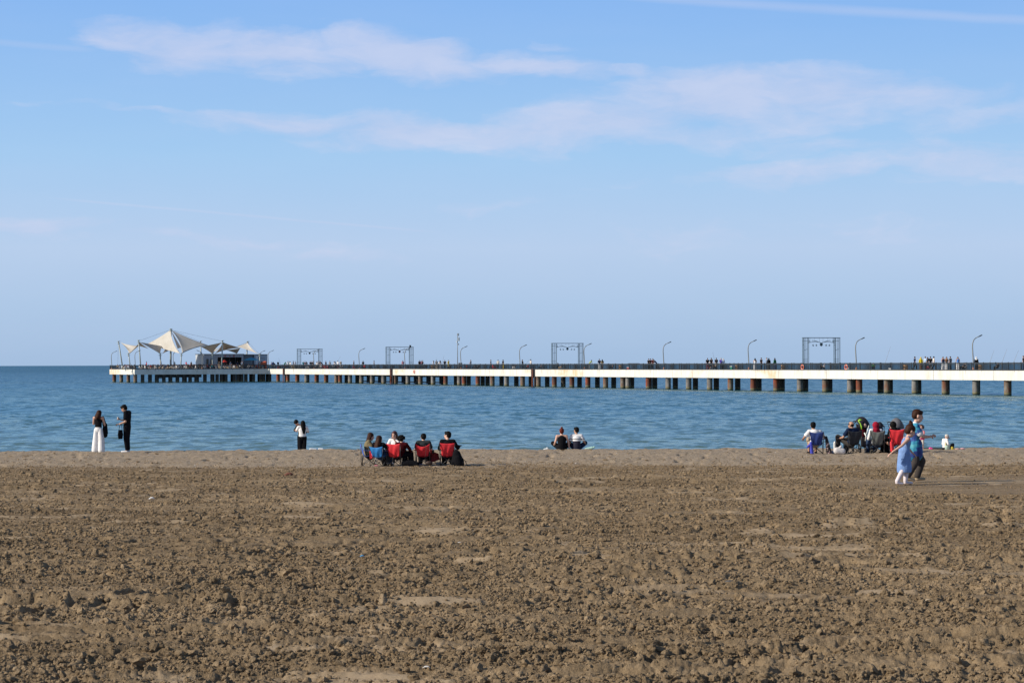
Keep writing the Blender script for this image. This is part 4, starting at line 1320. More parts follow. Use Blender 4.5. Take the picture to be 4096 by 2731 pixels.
def trouser_pieces(B, p, s, g=1.0, length=1.0, wide=0.0, loose=.012):
    r = lambda x: (x * g + loose) * s
    side = (p['hpR'] - p['hpL']).normalized()
    capsule(B, p['pel'] - (p['wst'] - p['pel']) * .1, p['pel'].lerp(p['wst'], .45), r(.150), r(.138), 14, .76, side)
    for S in 'LR':
        if length <= .5:
            capsule(B, p['hp' + S], p['hp' + S].lerp(p['kn' + S], length * 2), r(.09), r(.075 + wide), 12)
        else:
            k = (length - .5) * 2
            capsule(B, p['hp' + S], p['kn' + S], r(.09), r(.064 + wide * .6), 12)
            capsule(B, p['kn' + S], p['kn' + S].lerp(p['an' + S], k), r(.064 + wide * .6), r(.044 + wide), 12)

def shoe_pieces(B, p, s):
    for S in 'LR':
        capsule(B, p['an' + S] - V((0, 0, .045 * s)), p['to' + S] + V((0, 0, .005 * s)), .050 * s, .040 * s, 10, .8)

def hair_pieces(B, p, s, style='short', child=1.0):
    M = frame(p['look'], p['up']); h = s * child; c = p['hed']
    q = lambda x, y, z: c + M @ (V((x, y, z)) * h)
    if style == 'hijab':
        B.ball(q(0, -.020, .022), .112 * h, .115 * h, .120 * h, 14, 9, M)
        capsule(B, q(0, -.02, -.04), p['nck'] + V((0, -.02, -.02 * s)), .085 * s, .11 * s, 12, .85)
        capsule(B, p['nck'], p['chs'].lerp(p['nck'], .45), .11 * s, .15 * s, 12, .8, (p['shR'] - p['shL']).normalized())
        for S in 'LR': capsule(B, p['nck'], p['sh' + S].lerp(p['nck'], .15) - V((0, 0, .02 * s)), .085 * s, .075 * s, 10)
        return
    if style == 'cap':
        B.ball(q(0, -.01, .035), .092 * h, .105 * h, .085 * h, 14, 8, M)
        capsule(B, q(0, .08, .03), q(0, .15, .02), .06 * h, .05 * h, 10, .2, M @ V((1, 0, 0)))
        return
    if style == 'crop':
        B.ball(q(0, -.016, .050), .083 * h, .096 * h, .072 * h, 14, 9, M); B.ball(q(0, -.050, .005), .080 * h, .060 * h, .072 * h, 12, 8, M); B.ball(q(0, .040, .080), .058 * h, .042 * h, .028 * h, 10, 7, M)
        return
    B.ball(q(0, -.022, .040), .090 * h, .100 * h, .084 * h, 14, 9, M)
    B.ball(q(0, -.048, .000), .084 * h, .070 * h, .088 * h, 12, 8, M)
    if style == 'short':
        B.ball(q(0, .045, .080), .062 * h, .048 * h, .034 * h, 10, 7, M)
    if style == 'crop':
        pass
    if style in ('long', 'verylong', 'shoulder'):
        L = {'shoulder': .20, 'long': .34, 'verylong': .46}[style]
        back = M @ V((0, -1, 0)); back.z = 0
        e = c + back * (.155 * h + .02 * s) + V((0, 0, -L * s))
        capsule(B, q(0, -.055, 0), e.lerp(c, .45) + back * .03 * s, .095 * h, .105 * h, 12, .6, M @ V((1, 0, 0)))
        capsule(B, e.lerp(c, .45) + back * .03 * s, e, .100 * h, .055 * h, 12, .5, M @ V((1, 0, 0)))
        for k in (-1, 1):
            capsule(B, q(k * .068, -.01, .02), q(k * .088, -.04, -.19), .036 * h, .034 * h, 8)
    if style == 'curly':
        r_ = random.Random(4)
        for k in range(26):
            a = r_.uniform(0, 6.28); b = r_.uniform(-.75, .9)
            v_ = V((math.cos(a) * math.cos(b), math.sin(a) * math.cos(b) - .1, math.sin(b)))
            if v_.y > .45 and v_.z < .5: continue
            B.ball(q(v_.x * .10, v_.y * .10 - .02, v_.z * .10 + .015), .04 * h, .04 * h, .04 * h, 7, 5)
    if style == 'bun':
        B.ball(q(0, -.06, .125), .042 * h, .042 * h, .045 * h, 10, 7); B.ball(q(.01, -.09, .15), .026 * h, None, None, 8, 6)
        capsule(B, q(0, -.08, .02), q(0, -.085, -.06), .03 * h, .015 * h, 8)
    if style == 'bald':
        pass

skins = {'fair': mat('skin_fair', (0.62, 0.37, 0.27), 0.55, var=0.06), 'tan': mat('skin_tan', (0.45, 0.25, 0.16), 0.55, var=0.06)}
hairs = {'black': mat('hair_black', (0.006, 0.005, 0.0045), 0.7, var=0.3, scale=30, spec=0.12), 'brown': mat('hair_brown', (0.040, 0.015, 0.008), 0.65, spec=0.15, var=0.35, scale=30),
         'red': mat('hair_red', (0.11, 0.018, 0.010), 0.65, spec=0.15, var=0.3, scale=30), 'light': mat('hair_lightbrown', (0.09, 0.045, 0.025), 0.5, var=0.3, scale=30), 'auburn': mat('hair_auburn', (0.06, 0.012, 0.010), 0.5, var=0.3, scale=30)}
def cloth(name, col, var=0.1):
    return mat('cloth_' + name, col, 0.9, var=var, scale=9, bump=0.004, bscale=18, spec=0.05)
CL = {k: cloth(k, v) for k, v in dict(black=(.010, .010, .012), white=(.78, .77, .76), offwhite=(.62, .58, .52), navy=(.012, .022, .055), olive=(.20, .165, .095), red=(.55, .02, .025), darkred=(.045, .004, .007),
      green=(.02, .13, .05), lime=(.35, .42, .16), grey=(.16, .17, .18), darkgrey=(.035, .040, .042), blue=(.03, .09, .36), sky=(.10, .26, .60), lightblue=(.40, .52, .68), pink=(.62, .24, .27), yellow=(.68, .50, .04),
      purple=(.06, .04, .25), brown=(.12, .07, .045), denim=(.035, .06, .12), maroon=(.14, .015, .02), teal=(.02, .16, .18), beige=(.42, .33, .22), charcoal=(.05, .045, .042)).items()}

def person(loc, rz, label, pose, H=1.7, skin='fair', hair=('short', 'black'), top=('short', 'black'), bottom=('black', 1.0, 0.0), shoes='white', g=1.0, child=1.13, voxel=.013,
           group=None, extra=None, curl=.4, hem=0.0, loose=.012, topmat=None, eyes=True):
    s = H / 1.75
    p = scaled(P_(**pose), s)
    root = empty('person', loc, rz)
    tag(root, label, 'person', group)
    B = MB(); M = skin_pieces(B, p, s, g, child)
    me = fuse(B, voxel)
    # fingers rooted inside the palms, joined to the same mesh
    Bf = MB(); fingers(Bf, p, s, 'L', curl, 1); fingers(Bf, p, s, 'R', curl, -1)
    bm = bmesh.new(); bm.from_mesh(me); m2 = Bf.mesh('f', True); bm.from_mesh(m2); bm.to_mesh(me); bm.free()
    me.polygons.foreach_set('use_smooth', [True] * len(me.polygons))
    link_mesh('body', me, skins[skin], root)
    if eyes:
        h = s * child; c = p['hed']
        for q in (-1, 1):
            E = MB(); E.ball(c + M @ (V((q * .030, .076, .012)) * h), .008 * h, None, None, 8, 6); E.build('eye', hairs['black'], root, True)
        E = MB(); capsule(E, c + M @ (V((-.02, .090, -.058)) * h), c + M @ (V((.02, .090, -.058)) * h), .006 * h, .006 * h, 6); E.build('mouth', mat('lips', (.40, .13, .11), .5), root, True)
    if hair:
        B = MB(); hair_pieces(B, p, s, hair[0], child); link_mesh('headscarf' if hair[0] == 'hijab' else 'cap' if hair[0] == 'cap' else 'hair', fuse(B, voxel, 2, 'hair'), hairs.get(hair[1]) or CL[hair[1]], root)
    if top:
        B = MB(); top_pieces(B, p, s, g, top[0], hem, loose); o = link_mesh('shirt', fuse(B, voxel, 2, 'shirt'), topmat or CL[top[1]], root)
    if bottom:
        B = MB()
        if bottom[1] == 'skirt':
            ln = bottom[2]
            side = (p['hpR'] - p['hpL']).normalized()
            q = (p['knL'] + p['knR']) / 2; e = (p['anL'] + p['anR']) / 2; e2 = q.lerp(e, ln)
            capsule(B, p['pel'], q, .165 * s, .20 * s, 16, .7, side); capsule(B, q, e2, .20 * s, .21 * s, 16, .7, side)
            nm = 'skirt'
        else:
            trouser_pieces(B, p, s, g, bottom[1], bottom[2], loose * .9); nm = 'trousers' if bottom[1] > .6 else 'shorts'
        link_mesh(nm, fuse(B, voxel, 2, nm), CL[bottom[0]], root)
    if shoes:
        for S in 'LR':
            B = MB(); capsule(B, p['an' + S] - V((0, 0, .045 * s)), p['to' + S] + V((0, 0, .005 * s)), .052 * s, .042 * s, 10, .8); B.build('shoe', CL[shoes], root, True)
    if extra:
        extra(root, p, s, M)
    return root

def lean(pose, **kw):
    d = dict(pose); d.update(kw); return d

# ---- folding camp chairs
def camp_chair(loc, rz, label, col, sag=0.05, backh=0.835, cup=None, sc=1.0, armcol=None, frame_m=None):
    g = empty('camp_chair', loc, rz, sc); tag(g, label, 'chair', 'folding camp chairs on the sand')
    fm = frame_m or mat('chair_tube_black', (0.012, 0.012, 0.014), 0.4, var=0.1)
    def fab(rows, name, m=col, th=0.006):
        B = MB(); B.grid(rows, th); return B.build(name, m, g, True)
    nb, mb = 12, 12
    rows = []
    for i in range(nb + 1):
        v = i / nb; row = []
        for j in range(mb + 1):
            u = j / mb * 2 - 1
            hw = .275 - .085 * v
            z = backh - (backh - .36) * v - sag * (1 - u * u) * (1 - v) ** 2
            y = -.30 + .14 * v - .035 * (1 - u * u) * math.sin(math.pi * min(1, v * 1.1)) + .016 * math.sin(7 * u + 4 * v + 3 * sag * 9) * (1 - abs(u)) * (.4 + v) + .010 * math.sin(13 * u * (1 + v)) * v
            row.append((u * hw, y, z))
        rows.append(row)
    fab(rows, 'backrest')
    rows = []
    for i in range(9):
        v = i / 8; row = []
        for j in range(11):
            u = j / 10 * 2 - 1
            row.append((u * (.19 + .07 * v), -.16 + .42 * v, .36 + .08 * v - .06 * (1 - u * u) * math.sin(math.pi * (v * .8 + .1))))
        rows.append(row)
    fab(rows, 'seat')
    for s_ in (-1, 1):
        rows = [[(s_ * (.275 + .035 * k), -.26 + .52 * v, .60 - .03 * math.sin(math.pi * v)) for k in (-1, 1)] for v in np.linspace(0, 1, 6)]
        fab(rows, 'armrest', armcol or col, 0.012)
    def tube(pts, nm='leg', r=.0105):
        B = MB(); B.tube(pts, r, 6); B.build(nm, fm, g, True)
    for s_ in (-1, 1):
        tube([(s_ * .272, -.295, backh - .01), (s_ * .262, -.27, .45), (s_ * .25, -.25, 0)])
        tube([(s_ * .275, .25, .60), (s_ * .262, .25, .0)])
        tube([(s_ * .25, -.25, .02), (s_ * .27, .26, .44)], 'brace'); tube([(s_ * .262, .25, .02), (s_ * .22, -.20, .40)], 'brace')
    tube([(-.25, -.25, .02), (.21, -.20, .38)], 'brace'); tube([(.25, -.25, .02), (-.21, -.20, .38)], 'brace')
    tube([(-.26, .25, .02), (.26, .26, .43)], 'brace'); tube([(.26, .25, .02), (-.26, .26, .43)], 'brace')
    if cup:
        B = MB(); B.lathe([(.045, .46), (.055, .58)], 10, Matrix.Translation((.33, .16, 0))); B.build('cup_holder', fm, g)
    return g

def on(px, D, dz=0.0):
    p = at(px, D, ground(D) + dz); return p

# ------------------------------------------------------------------ props
def blob(name, pieces, m, loc, rz, label, cat, voxel=.012, group=None, smooth=3):
    B = MB()
    for pc in pieces:
        capsule(B, *pc) if len(pc) >= 4 else B.ball(*pc)
    o = link_mesh(name, fuse(B, voxel, smooth, name), m); o.location = loc; o.rotation_euler = (0, 0, rz)
    return tag(o, label, cat, group)

# ------------------------------------------------------------------ the couple standing on the left
Dl = 86.6
def wide_legs(root, p, s, M):
    pass
w1 = person(on(393, Dl), R(-14), 'woman in black camisole and wide white trousers with her back turned', dict(
    hed=(.04, .01, 1.60), look=(.35, 1, -.25), knL=(-.125, .02, .51), knR=(.125, .02, .51), anL=(-.14, -.02, .09), anR=(.14, -.02, .09), toL=(-.15, .14, .035), toR=(.16, .14, .035), elL=(-.24, .06, 1.17), wrL=(-.12, .22, 1.28), haL=(-.06, .26, 1.33), elR=(.25, .06, 1.15), wrR=(.22, .16, 1.02), haR=(.20, .22, .98)),
    H=1.62, hair=('shoulder', 'brown'), top=('tank', 'black'), bottom=('white', .98, .095), shoes='beige', hem=.10, g=.95)
w1.children[0]  # body
m1 = person(on(508, Dl + .2), R(82), 'man in baggy black clothes and white shoes looking down at his hands', dict(
    pel=(0, 0, .96), nck=(0, .03, 1.47), hed=(0, .12, 1.585), look=(0, 1, -.62), chs=(0, -.005, 1.30), elL=(-.25, -.02, 1.12), wrL=(-.20, .22, 1.03), haL=(-.17, .30, 1.02), elR=(.24, .03, 1.14), wrR=(.14, .25, 1.17), haR=(.10, .33, 1.20)),
    H=1.84, skin='tan', hair=('short', 'black'), top=('short', 'black'), bottom=('black', .96, -.012), shoes='white', g=1.0, loose=.030, hem=-.09)
B = MB(); B.lathe([(.028, 0), (.036, .12)], 8); o = B.build('paper_cup', CL['offwhite']); o.location = on(508, Dl + .2) + V((-.37, .15, 1.22)); tag(o, 'small white paper cup in the hand of the man in black', 'cup')
B = MB(); B.lathe([(.03, 0), (.03, .025)], 10); o = B.build('wrist_watch', mat('steel_watch', (.6, .62, .65), .3, metal=.6)); o.location = on(508, Dl + .2) + V((-.26, -.18, 1.06)); o.rotation_euler = (0, R(90), 0); tag(o, 'bright watch on the wrist of the man in black', 'watch')
bagm = CL['black']
rows = [[(-.13 + .26 * u, .015 * math.sin(5 * u), .42 - .36 * v - .03 * math.sin(3.1 * u)) for u in np.linspace(0, 1, 7)] for v in np.linspace(0, 1, 7)]
g = empty('tote_bag', on(481, Dl - .05, .50), R(60)); tag(g, 'black tote bag hanging in front of the man in black', 'bag')
B = MB(); B.tube([(0, 0, .02), (0, 0, .18), (0, 0, .36)], [.10, .15, .10], 12, True, .05); B.build('body', bagm, g, True)
B = MB(); B.tube([(-.09, 0, .36), (-.02, 0, .56), (.06, 0, .60), (.10, 0, .36)], .010, 6); B.build('strap', bagm, g, True)
blob('jacket', [(V((0, 0, .50)), V((.02, 0, .05)), .06, .11, 10, .6), (V((-.06, 0, .72)), V((0, 0, .45)), .05, .08, 10, .7), (V((.05, .03, .45)), V((.06, .04, .12)), .05, .07, 10, .6)], CL['black'],
     on(393, Dl) + V((.22, .05, .62)), R(-10), 'black jacket hanging over the arm of the woman in white trousers', 'jacket')

# ------------------------------------------------------------------ the embracing pair beyond the crest
Dh = 101.3
zc = ground(Dh)
person(at(1209, Dh, zc), R(4), 'long-haired woman in a white T-shirt and black leggings at the water', dict(
    hed=(.02, .03, 1.62), look=(-.3, 1, -.1), elL=(-.29, .08, 1.24), wrL=(-.24, .22, 1.42), haL=(-.18, .28, 1.46), elR=(.27, .08, 1.20), wrR=(.22, .24, 1.30), haR=(.16, .30, 1.33), hpL=(-.10, 0, .93), hpR=(.10, 0, .93)),
    H=1.60, hair=('verylong', 'black'), top=('short', 'white'), bottom=('black', .98, .0), shoes='black', g=1.16, hem=.02)
person(at(1204, Dh + .34, zc - .03), R(172), 'dark-haired person bowed over the shoulder of the long-haired woman', dict(
    hed=(.19, .17, 1.60), nck=(.06, .08, 1.48), look=(.3, .7, -1.5), elL=(-.27, .14, 1.20), wrL=(-.22, .30, 1.05), haL=(-.20, .38, 1.0), elR=(.27, .16, 1.25), wrR=(.22, .32, 1.25), haR=(.18, .38, 1.25)),
    H=1.68, hair=('short', 'black'), top=('long', 'darkgrey'), bottom=('black', .98, .0), shoes='black')
o = blob('shoe_pair', [(V((-.12, 0, .05)), V((.12, .02, .04)), .04, .035), (V((.2, .1, .05)), V((.36, .1, .04)), .035, .04)], CL['white'], on(1252, 89.6, .03), 0, 'pale shoes left on the sand crest right of the embracing pair', 'shoes', .02)

# ------------------------------------------------------------------ the circle of friends in camp chairs
fabs = {'red': mat('chair_fabric_red', (0.74, 0.026, 0.038), 0.7, var=0.12, scale=6), 'sky': mat('chair_fabric_bright_blue', (0.02, 0.20, 0.52), 0.7, var=0.12), 'blue': mat('chair_fabric_blue', (0.06, 0.14, 0.50), 0.7, var=0.1),
        'navy': mat('chair_fabric_navy', (0.018, 0.045, 0.20), 0.7, var=0.12), 'dgrey': mat('chair_fabric_dark', (0.022, 0.025, 0.032), 0.8, var=0.12), 'grey': mat('chair_fabric_grey', (0.13, 0.14, 0.13), 0.8, var=0.14),
        'darkarm': mat('chair_arm_black', (0.02, 0.01, 0.012), 0.8)}
D1 = 75.0
CS = .90
Gp = 'friends sitting in a circle of camp chairs'
def on1(px, D): return at(px, D, ground(D) + .015)
camp_chair(on1(1474, D1), R(-82), 'blue camp chair leftmost in the circle with a red cloth on it', fabs['blue'], sc=CS, cup=True, armcol=fabs['blue'])
camp_chair(on1(1516, D1 - .5), R(-22), 'bright blue camp chair seen from behind with long dark hair over it', fabs['sky'], sc=CS, armcol=fabs['navy'], backh=.74)
camp_chair(on1(1580, D1 + 1.5), R(168), 'dark blue camp chair of the woman facing the camera', fabs['navy'], sc=CS)
camp_chair(on1(1582, D1 - .4), R(-16), 'red camp chair with its back turned, leftmost of the three red ones', fabs['red'], sag=.03, sc=CS, armcol=fabs['darkarm'])
camp_chair(on1(1692, D1 - .1), R(-3), 'middle red camp chair whose back dips in a V', fabs['red'], sag=.13, sc=CS, cup=True)
camp_chair(on1(1788, D1), R(2), 'rightmost red camp chair of the circle of friends', fabs['red'], sag=.02, sc=CS, cup=True, armcol=fabs['darkarm'])
S1 = dict(voxel=.014)
person(on1(1476, D1), R(-85), 'woman in an olive T-shirt with long brown hair, hand at her mouth', lean(SIT, chs=(0, -.04, .69), nck=(0, -.01, .87), hed=(0, .06, 1.0), look=(0, 1, -.25), shL=(-.185, -.02, .82), shR=(.185, -.02, .82),
       elR=(.23, .14, .60), wrR=(.13, .26, .80), haR=(.08, .27, .88), elL=(-.25, .12, .58)), H=1.68, hair=('verylong', 'brown'), top=('short', 'olive'), bottom=('black', .97, .02), shoes='black', g=1.12, group=None, **S1)
person(on1(1519, D1 - .45), R(-28), 'woman with long dark hair and jeans in the bright blue chair', lean(SIT, chs=(.02, -.09, .67), nck=(.03, -.11, .83), hed=(.03, -.08, .97), shL=(-.185, -.11, .79), shR=(.185, -.08, .79), elL=(-.27, .0, .56), look=(.4, 1, -.15), elR=(.28, .10, .62), wrR=(.22, .32, .54), haR=(.18, .40, .53)),
       H=1.60, hair=('verylong', 'brown'), top=('short', 'black'), bottom=('denim', .97, .02), shoes='beige', **S1)
person(on1(1580, D1 + 1.45), R(160), 'red-haired woman in a white T-shirt facing the camera, chin on hand', lean(SIT, chs=(0, -.02, .70), nck=(0, .01, .88), hed=(.01, .06, 1.02), look=(0, 1, -.2), shL=(-.185, -.01, .82), shR=(.185, -.01, .82),
       elL=(-.20, .16, .60), wrL=(-.08, .22, .82), haL=(-.03, .22, .90), elR=(.27, .08, .58)), H=1.66, hair=('long', 'auburn'), top=('short', 'white'), bottom=('darkgrey', .97, .02), shoes='white', **S1)
person(on1(1590, D1 - .35), R(-22), 'curly-haired person in a dark red top leaning out of a red chair', lean(SIT, wst=(.10, -.02, .50), chs=(.16, -.02, .66), nck=(.15, .0, .83), hed=(.13, .03, .97), shL=(-.02, -.02, .78), shR=(.33, -.01, .77),
       elR=(.42, .10, .60), wrR=(.36, .30, .50), haR=(.33, .38, .48), elL=(-.1, .08, .62), knL=(.05, .42, .50), knR=(.30, .42, .46), anL=(.10, .44, .09), anR=(.34, .40, .09), toL=(.12, .6, .035), toR=(.36, .56, .035)),
       H=1.62, hair=('curly', 'black'), top=('long', 'darkred'), bottom=('black', .98, .05), shoes='black', **S1)
person(on1(1693, D1 - .05), R(0), 'short-haired person in a grey-green shirt in the middle red chair', lean(SIT, nck=(0, -.05, .84), hed=(0, .0, .965), look=(-.1, 1, -.45)), H=1.68, g=1.08, hair=('short', 'black'), top=('short', 'darkgrey'), bottom=('black', .97, .02), shoes='blue', **S1)
person(on1(1790, D1), R(0), 'dark-haired man in black glancing left in the rightmost red chair', lean(SIT, look=(-1, .45, .0), hed=(-.01, -.05, .99), elR=(.32, .02, .58), wrR=(.36, .22, .62), haR=(.37, .30, .64)), H=1.76, hair=('short', 'black'), top=('long', 'black'), bottom=('black', .98, .03), shoes='black', g=1.08, **S1)

def backpack(loc, rz, w, h, m, label, strap=True):
    g = empty('backpack', loc, rz); tag(g, label, 'bag')
    B = MB(); capsule(B, V((0, 0, h * .28)), V((-.03, 0, h * .78)), w * .52, w * .32, 14, .62); capsule(B, V((.02, -.08, h * .2)), V((0, -.08, h * .45)), w * .36, w * .3, 12, .5)
    B.box((-w * .45, -.12, 0), (w * .5, .12, h * .3)); link_mesh('body', fuse(B, .014, 3, 'bag'), m, g)
    if strap:
        B = MB(); B.tube([(w * .4, 0, h * .5), (w * .62, -.02, h * .32), (w * .72, -.02, .04), (w * .9, 0, .02)], .012, 6); B.build('strap', m, g, True)
    return g
backpack(on(1829, D1 - .25), R(0), .42, .52, CL['black'], 'large black backpack slumped on the sand right of the last red chair')
blob('shoulder_bag', [(V((-.2, 0, .10)), V((.2, 0, .09)), .10, .09, 12, .9), (V((-.1, 0, .16)), V((.12, 0, .15)), .07, .06)], CL['black'], on(1641, D1 - .6), 0, 'flat black bag on the sand between the left and middle red chairs', 'bag')
# red jacket hanging from the middle chair
rows = [[(.0 + .30 * u + .05 * v, .02 * math.sin(7 * u + 3 * v), .52 - (.42 - .10 * u) * v - .12 * u * (1 - v)) for u in np.linspace(0, 1, 9)] for v in np.linspace(0, 1, 9)]
B = MB(); B.grid(rows, .03); o = B.build('jacket', mat('jacket_red', (.20, .008, .012), .8, var=.15), None, True); o.location = on1(1715, D1 + .1); tag(o, 'dark red jacket hanging beside the middle red chair', 'jacket')
B = MB(); B.tube([(0, 0, .70), (.03, -.03, .55), (0, -.02, .35), (-.02, 0, .18), (.12, .02, .12)], .006, 5); B.ball((.12, 0, .11), .12, .05, .07, 8, 6); o = B.build('handbag', mat('bag_brown', (.045, .025, .018), .6), None, True); o.location = on1(1700, D1 - .45); tag(o, 'small brown handbag on a long strap behind the middle chair', 'bag')
# red cloth with white lace over the left chair
rows = [[(-.10 + .22 * u, .02 * math.sin(8 * u), .50 - .28 * v * (1 - .35 * u)) for u in np.linspace(0, 1, 7)] for v in np.linspace(0, 1, 7)]
g = empty('shawl', on1(1489, D1 - .42)); tag(g, 'bright red cloth with white lace hanging off the leftmost chair', 'cloth')
B = MB(); B.grid(rows, .02); B.build('cloth', fabs['red'], g, True)
B = MB()
for k in range(12): B.ball((.115 + .012 * math.sin(k * 1.7), -.02, .48 - k * .034), .016, .01, .014, 6, 4)
B.build('lace', CL['white'], g)
B = MB(); B.lathe([(.034, 0), (.034, .15), (.012, .19), (.012, .23)], 10); o = B.build('water_bottle', CL['teal']); o.location = on1(1497, D1 - .4) + V((0, 0, .46)); tag(o, 'small water bottle on the arm of the leftmost chair', 'bottle')
for i, (px, z_, r_) in enumerate(((1499, 0, .05), (1503, 0, .04))):
    pass
o = blob('snack_bag', [(V((-.04, 0, .03)), V((.04, 0, .03)), .03, .03)], CL['pink'], on1(1504, D1 - .5), 0, 'crumpled pink snack bag at the feet of the woman in olive', 'bag', .014)
B = MB(); B.lathe([(.05, 0), (.055, .16)], 10, Matrix.Rotation(R(-14), 4, 'Y')); B.box((.03, -.03, .12), (.12, .0, .15)); o = B.build('mug', CL['charcoal']); o.location = on1(1841 - 26, D1) + V((.13, .05, .52)); tag(o, 'dark mug in the holder of the rightmost red chair', 'mug')

# ------------------------------------------------------------------ two people sitting on the crest
Dm = 90.6
zm = ground(Dm)
def band_mat():
    m = bpy.data.materials.new('striped_shirt'); m.use_nodes = True
    N = NT(m.node_tree); b = m.node_tree.nodes['Principled BSDF']
    z = N.sep(N.n('ShaderNodeTexCoord').outputs['Object'])[2]
    N.put(b.inputs['Base Color'], N.ramp(z, [(0.0, (.012, .012, .03)), (.365, (.78, .77, .77)), (.435, (.012, .018, .022)), (.462, (.78, .77, .77))], 'CONSTANT'))
    b.inputs['Roughness'].default_value = .85
    return m
person(at(2246, Dm, zm), R(3), 'red-haired woman in a black tank top sitting on the sand crest', lean(GROUND, elR=(.27, .02, .33), wrR=(.30, .02, .10), haR=(.31, .05, .04), elL=(-.26, .02, .34), wrL=(-.30, .16, .22)),
       H=1.70, hair=('bun', 'red'), top=('tank', 'black'), bottom=('black', .75, .02), shoes='white', g=1.12, hem=.03, voxel=.013)
person(at(2305, Dm + .1, zm), R(-4), 'man in a white and black banded shirt sitting beside the red-haired woman', lean(GROUND, look=(-.9, .8, 0), hed=(-.02, .08, .79), elR=(.30, .06, .34), wrR=(.34, .25, .24)),
       H=1.74, hair=('short', 'black'), topmat=band_mat(), top=('short', 'white'), bottom=('navy', .96, .02), shoes='white', g=1.05, voxel=.013, skin='tan')
blob('towel', [(V((-.15, 0, .05)), V((.10, 0, .10)), .05, .06, 10, .7), (V((.0, .05, .04)), V((.18, 0, .13)), .05, .04)], mat('mint_cloth', (.42, .66, .58), .8, var=.15), at(2357, Dm, zm), 0, 'crumpled mint green towel right of the man in the banded shirt', 'towel')
blob('plastic_bag', [(V((-.08, 0, .04)), V((.05, 0, .06)), .04, .05), (V((0, 0, .06)), V((.03, 0, .12)), .03, .02)], mat('plastic_white', (.68, .72, .74), .4), at(2184, Dm, zm), 0, 'white plastic bag left of the red-haired woman on the crest', 'bag')

# ------------------------------------------------------------------ the family group on the right
D2 = 82.5
def on2(px, D=D2): return at(px, D, ground(D) + .01)
camp_chair(on2(3264), R(-6), 'dark blue camp chair with a blue carry bag hanging from its left side', fabs['navy'], sc=.92, backh=.88)
person(on2(3255), R(0), 'man in a white T-shirt lounging in the dark blue chair', lean(SIT, chs=(0, -.12, .70), nck=(-.03, -.13, .87), hed=(-.05, -.10, 1.0), elL=(-.34, -.02, .60), wrL=(-.36, .16, .54), haL=(-.36, .22, .52), elR=(.34, -.02, .62), wrR=(.38, .16, .56), haR=(.38, .24, .55)),
       H=1.78, skin='tan', hair=('short', 'black'), top=('short', 'white'), bottom=('beige', .6, .02), shoes='black', g=1.12, voxel=.014)
blob('carry_bag', [(V((0, 0, .03)), V((-.04, 0, .40)), .065, .05), (V((-.04, 0, .36)), V((-.16, 0, .26)), .045, .04)], mat('carry_bag_blue', (.05, .06, .45), .7), on2(3246, D2 - .3) + V((0, 0, .0)), 0, 'bright blue fabric carry bag hanging to the sand by the blue chair', 'bag')
def floral():
    m = bpy.data.materials.new('floral_cloth'); m.use_nodes = True
    N = NT(m.node_tree); b = m.node_tree.nodes['Principled BSDF']
    co = N.n('ShaderNodeTexCoord').outputs['Object']
    N.put(b.inputs['Base Color'], N.ramp(N.noise(co, 16, 2, .5), [(.52, (.012, .012, .016)), (.60, (.42, .26, .24)), (.68, (.6, .5, .48))])); b.inputs['Roughness'].default_value = .85
    return m
blob('beach_wrap', [(V((0, 0, .60)), V((.10, 0, .06)), .05, .10, 10, .7)], floral(), on2(3303, D2 - .1), 0, 'dark floral wrap hanging beside the blue chair', 'cloth')
B = MB(); B.lathe([(.045, 0), (.048, .24), (.02, .30)], 10); o = B.build('thermos', mat('thermos_white', (.75, .75, .72), .4)); o.location = on2(3337, D2 + 1.0) + V((0, 0, .12)); tag(o, 'white flask standing between the two men on the right', 'flask')
blob('carrier_bag', [(V((-.10, 0, .12)), V((.10, 0, .10)), .13, .12, 12, .8), (V((0, 0, .2)), V((.05, 0, .28)), .07, .04)], mat('bag_patterned', (.60, .57, .55), .6, var=.25, scale=12), on2(3357, D2 - .2), 0, 'white patterned carrier bag on the sand left of the balding man', 'bag')
blob('grey_cloth', [(V((-.15, 0, .06)), V((.15, 0, .06)), .06, .05)], CL['lightblue'], on2(3327, D2 + .1), 0, 'pale blue-grey cloth heap left of the white patterned bag', 'cloth')
camp_chair(on2(3408), R(12), 'almost black camp chair of the balding man', fabs['dgrey'], sc=.94, backh=.9)
def bald(root, p, s, M):
    c = p['hed']; B = MB()
    B.ball(c + M @ (V((0, -.055, .0)) * s), .085 * s, .062 * s, .075 * s, 12, 8, M)
    for q in (-1, 1): B.ball(c + M @ (V((q * .06, .02, .03)) * s), .028 * s, .06 * s, .04 * s, 8, 6, M)
    B.ball(c + M @ (V((0, .06, .085)) * s), .05 * s, .03 * s, .022 * s, 8, 6, M)
    link_mesh('hair', fuse(B, .013, 2, 'hair'), hairs['black'], root)
person(on2(3402), R(26), 'balding man in a navy T-shirt with one knee raised in the dark chair', lean(SIT, look=(-.5, 1, -.1), chs=(0, -.09, .72), nck=(0, -.10, .90), shL=(-.185, -.10, .86), shR=(.185, -.10, .86), hed=(-.03, -.05, 1.04), elL=(-.30, .05, .60), wrL=(-.30, .26, .56), haL=(-.29, .34, .55), knL=(-.24, .48, .60), anL=(-.20, .50, .12), toL=(-.22, .66, .04)),
       H=1.74, skin='tan', hair=None, top=('short', 'navy'), bottom=('charcoal', .97, .02), shoes='black', g=1.12, extra=bald, voxel=.014)
camp_chair(on2(3506), R(-4), 'grey camp chair of the woman in the red headscarf', fabs['grey'], sc=.95, backh=.9, sag=.08)
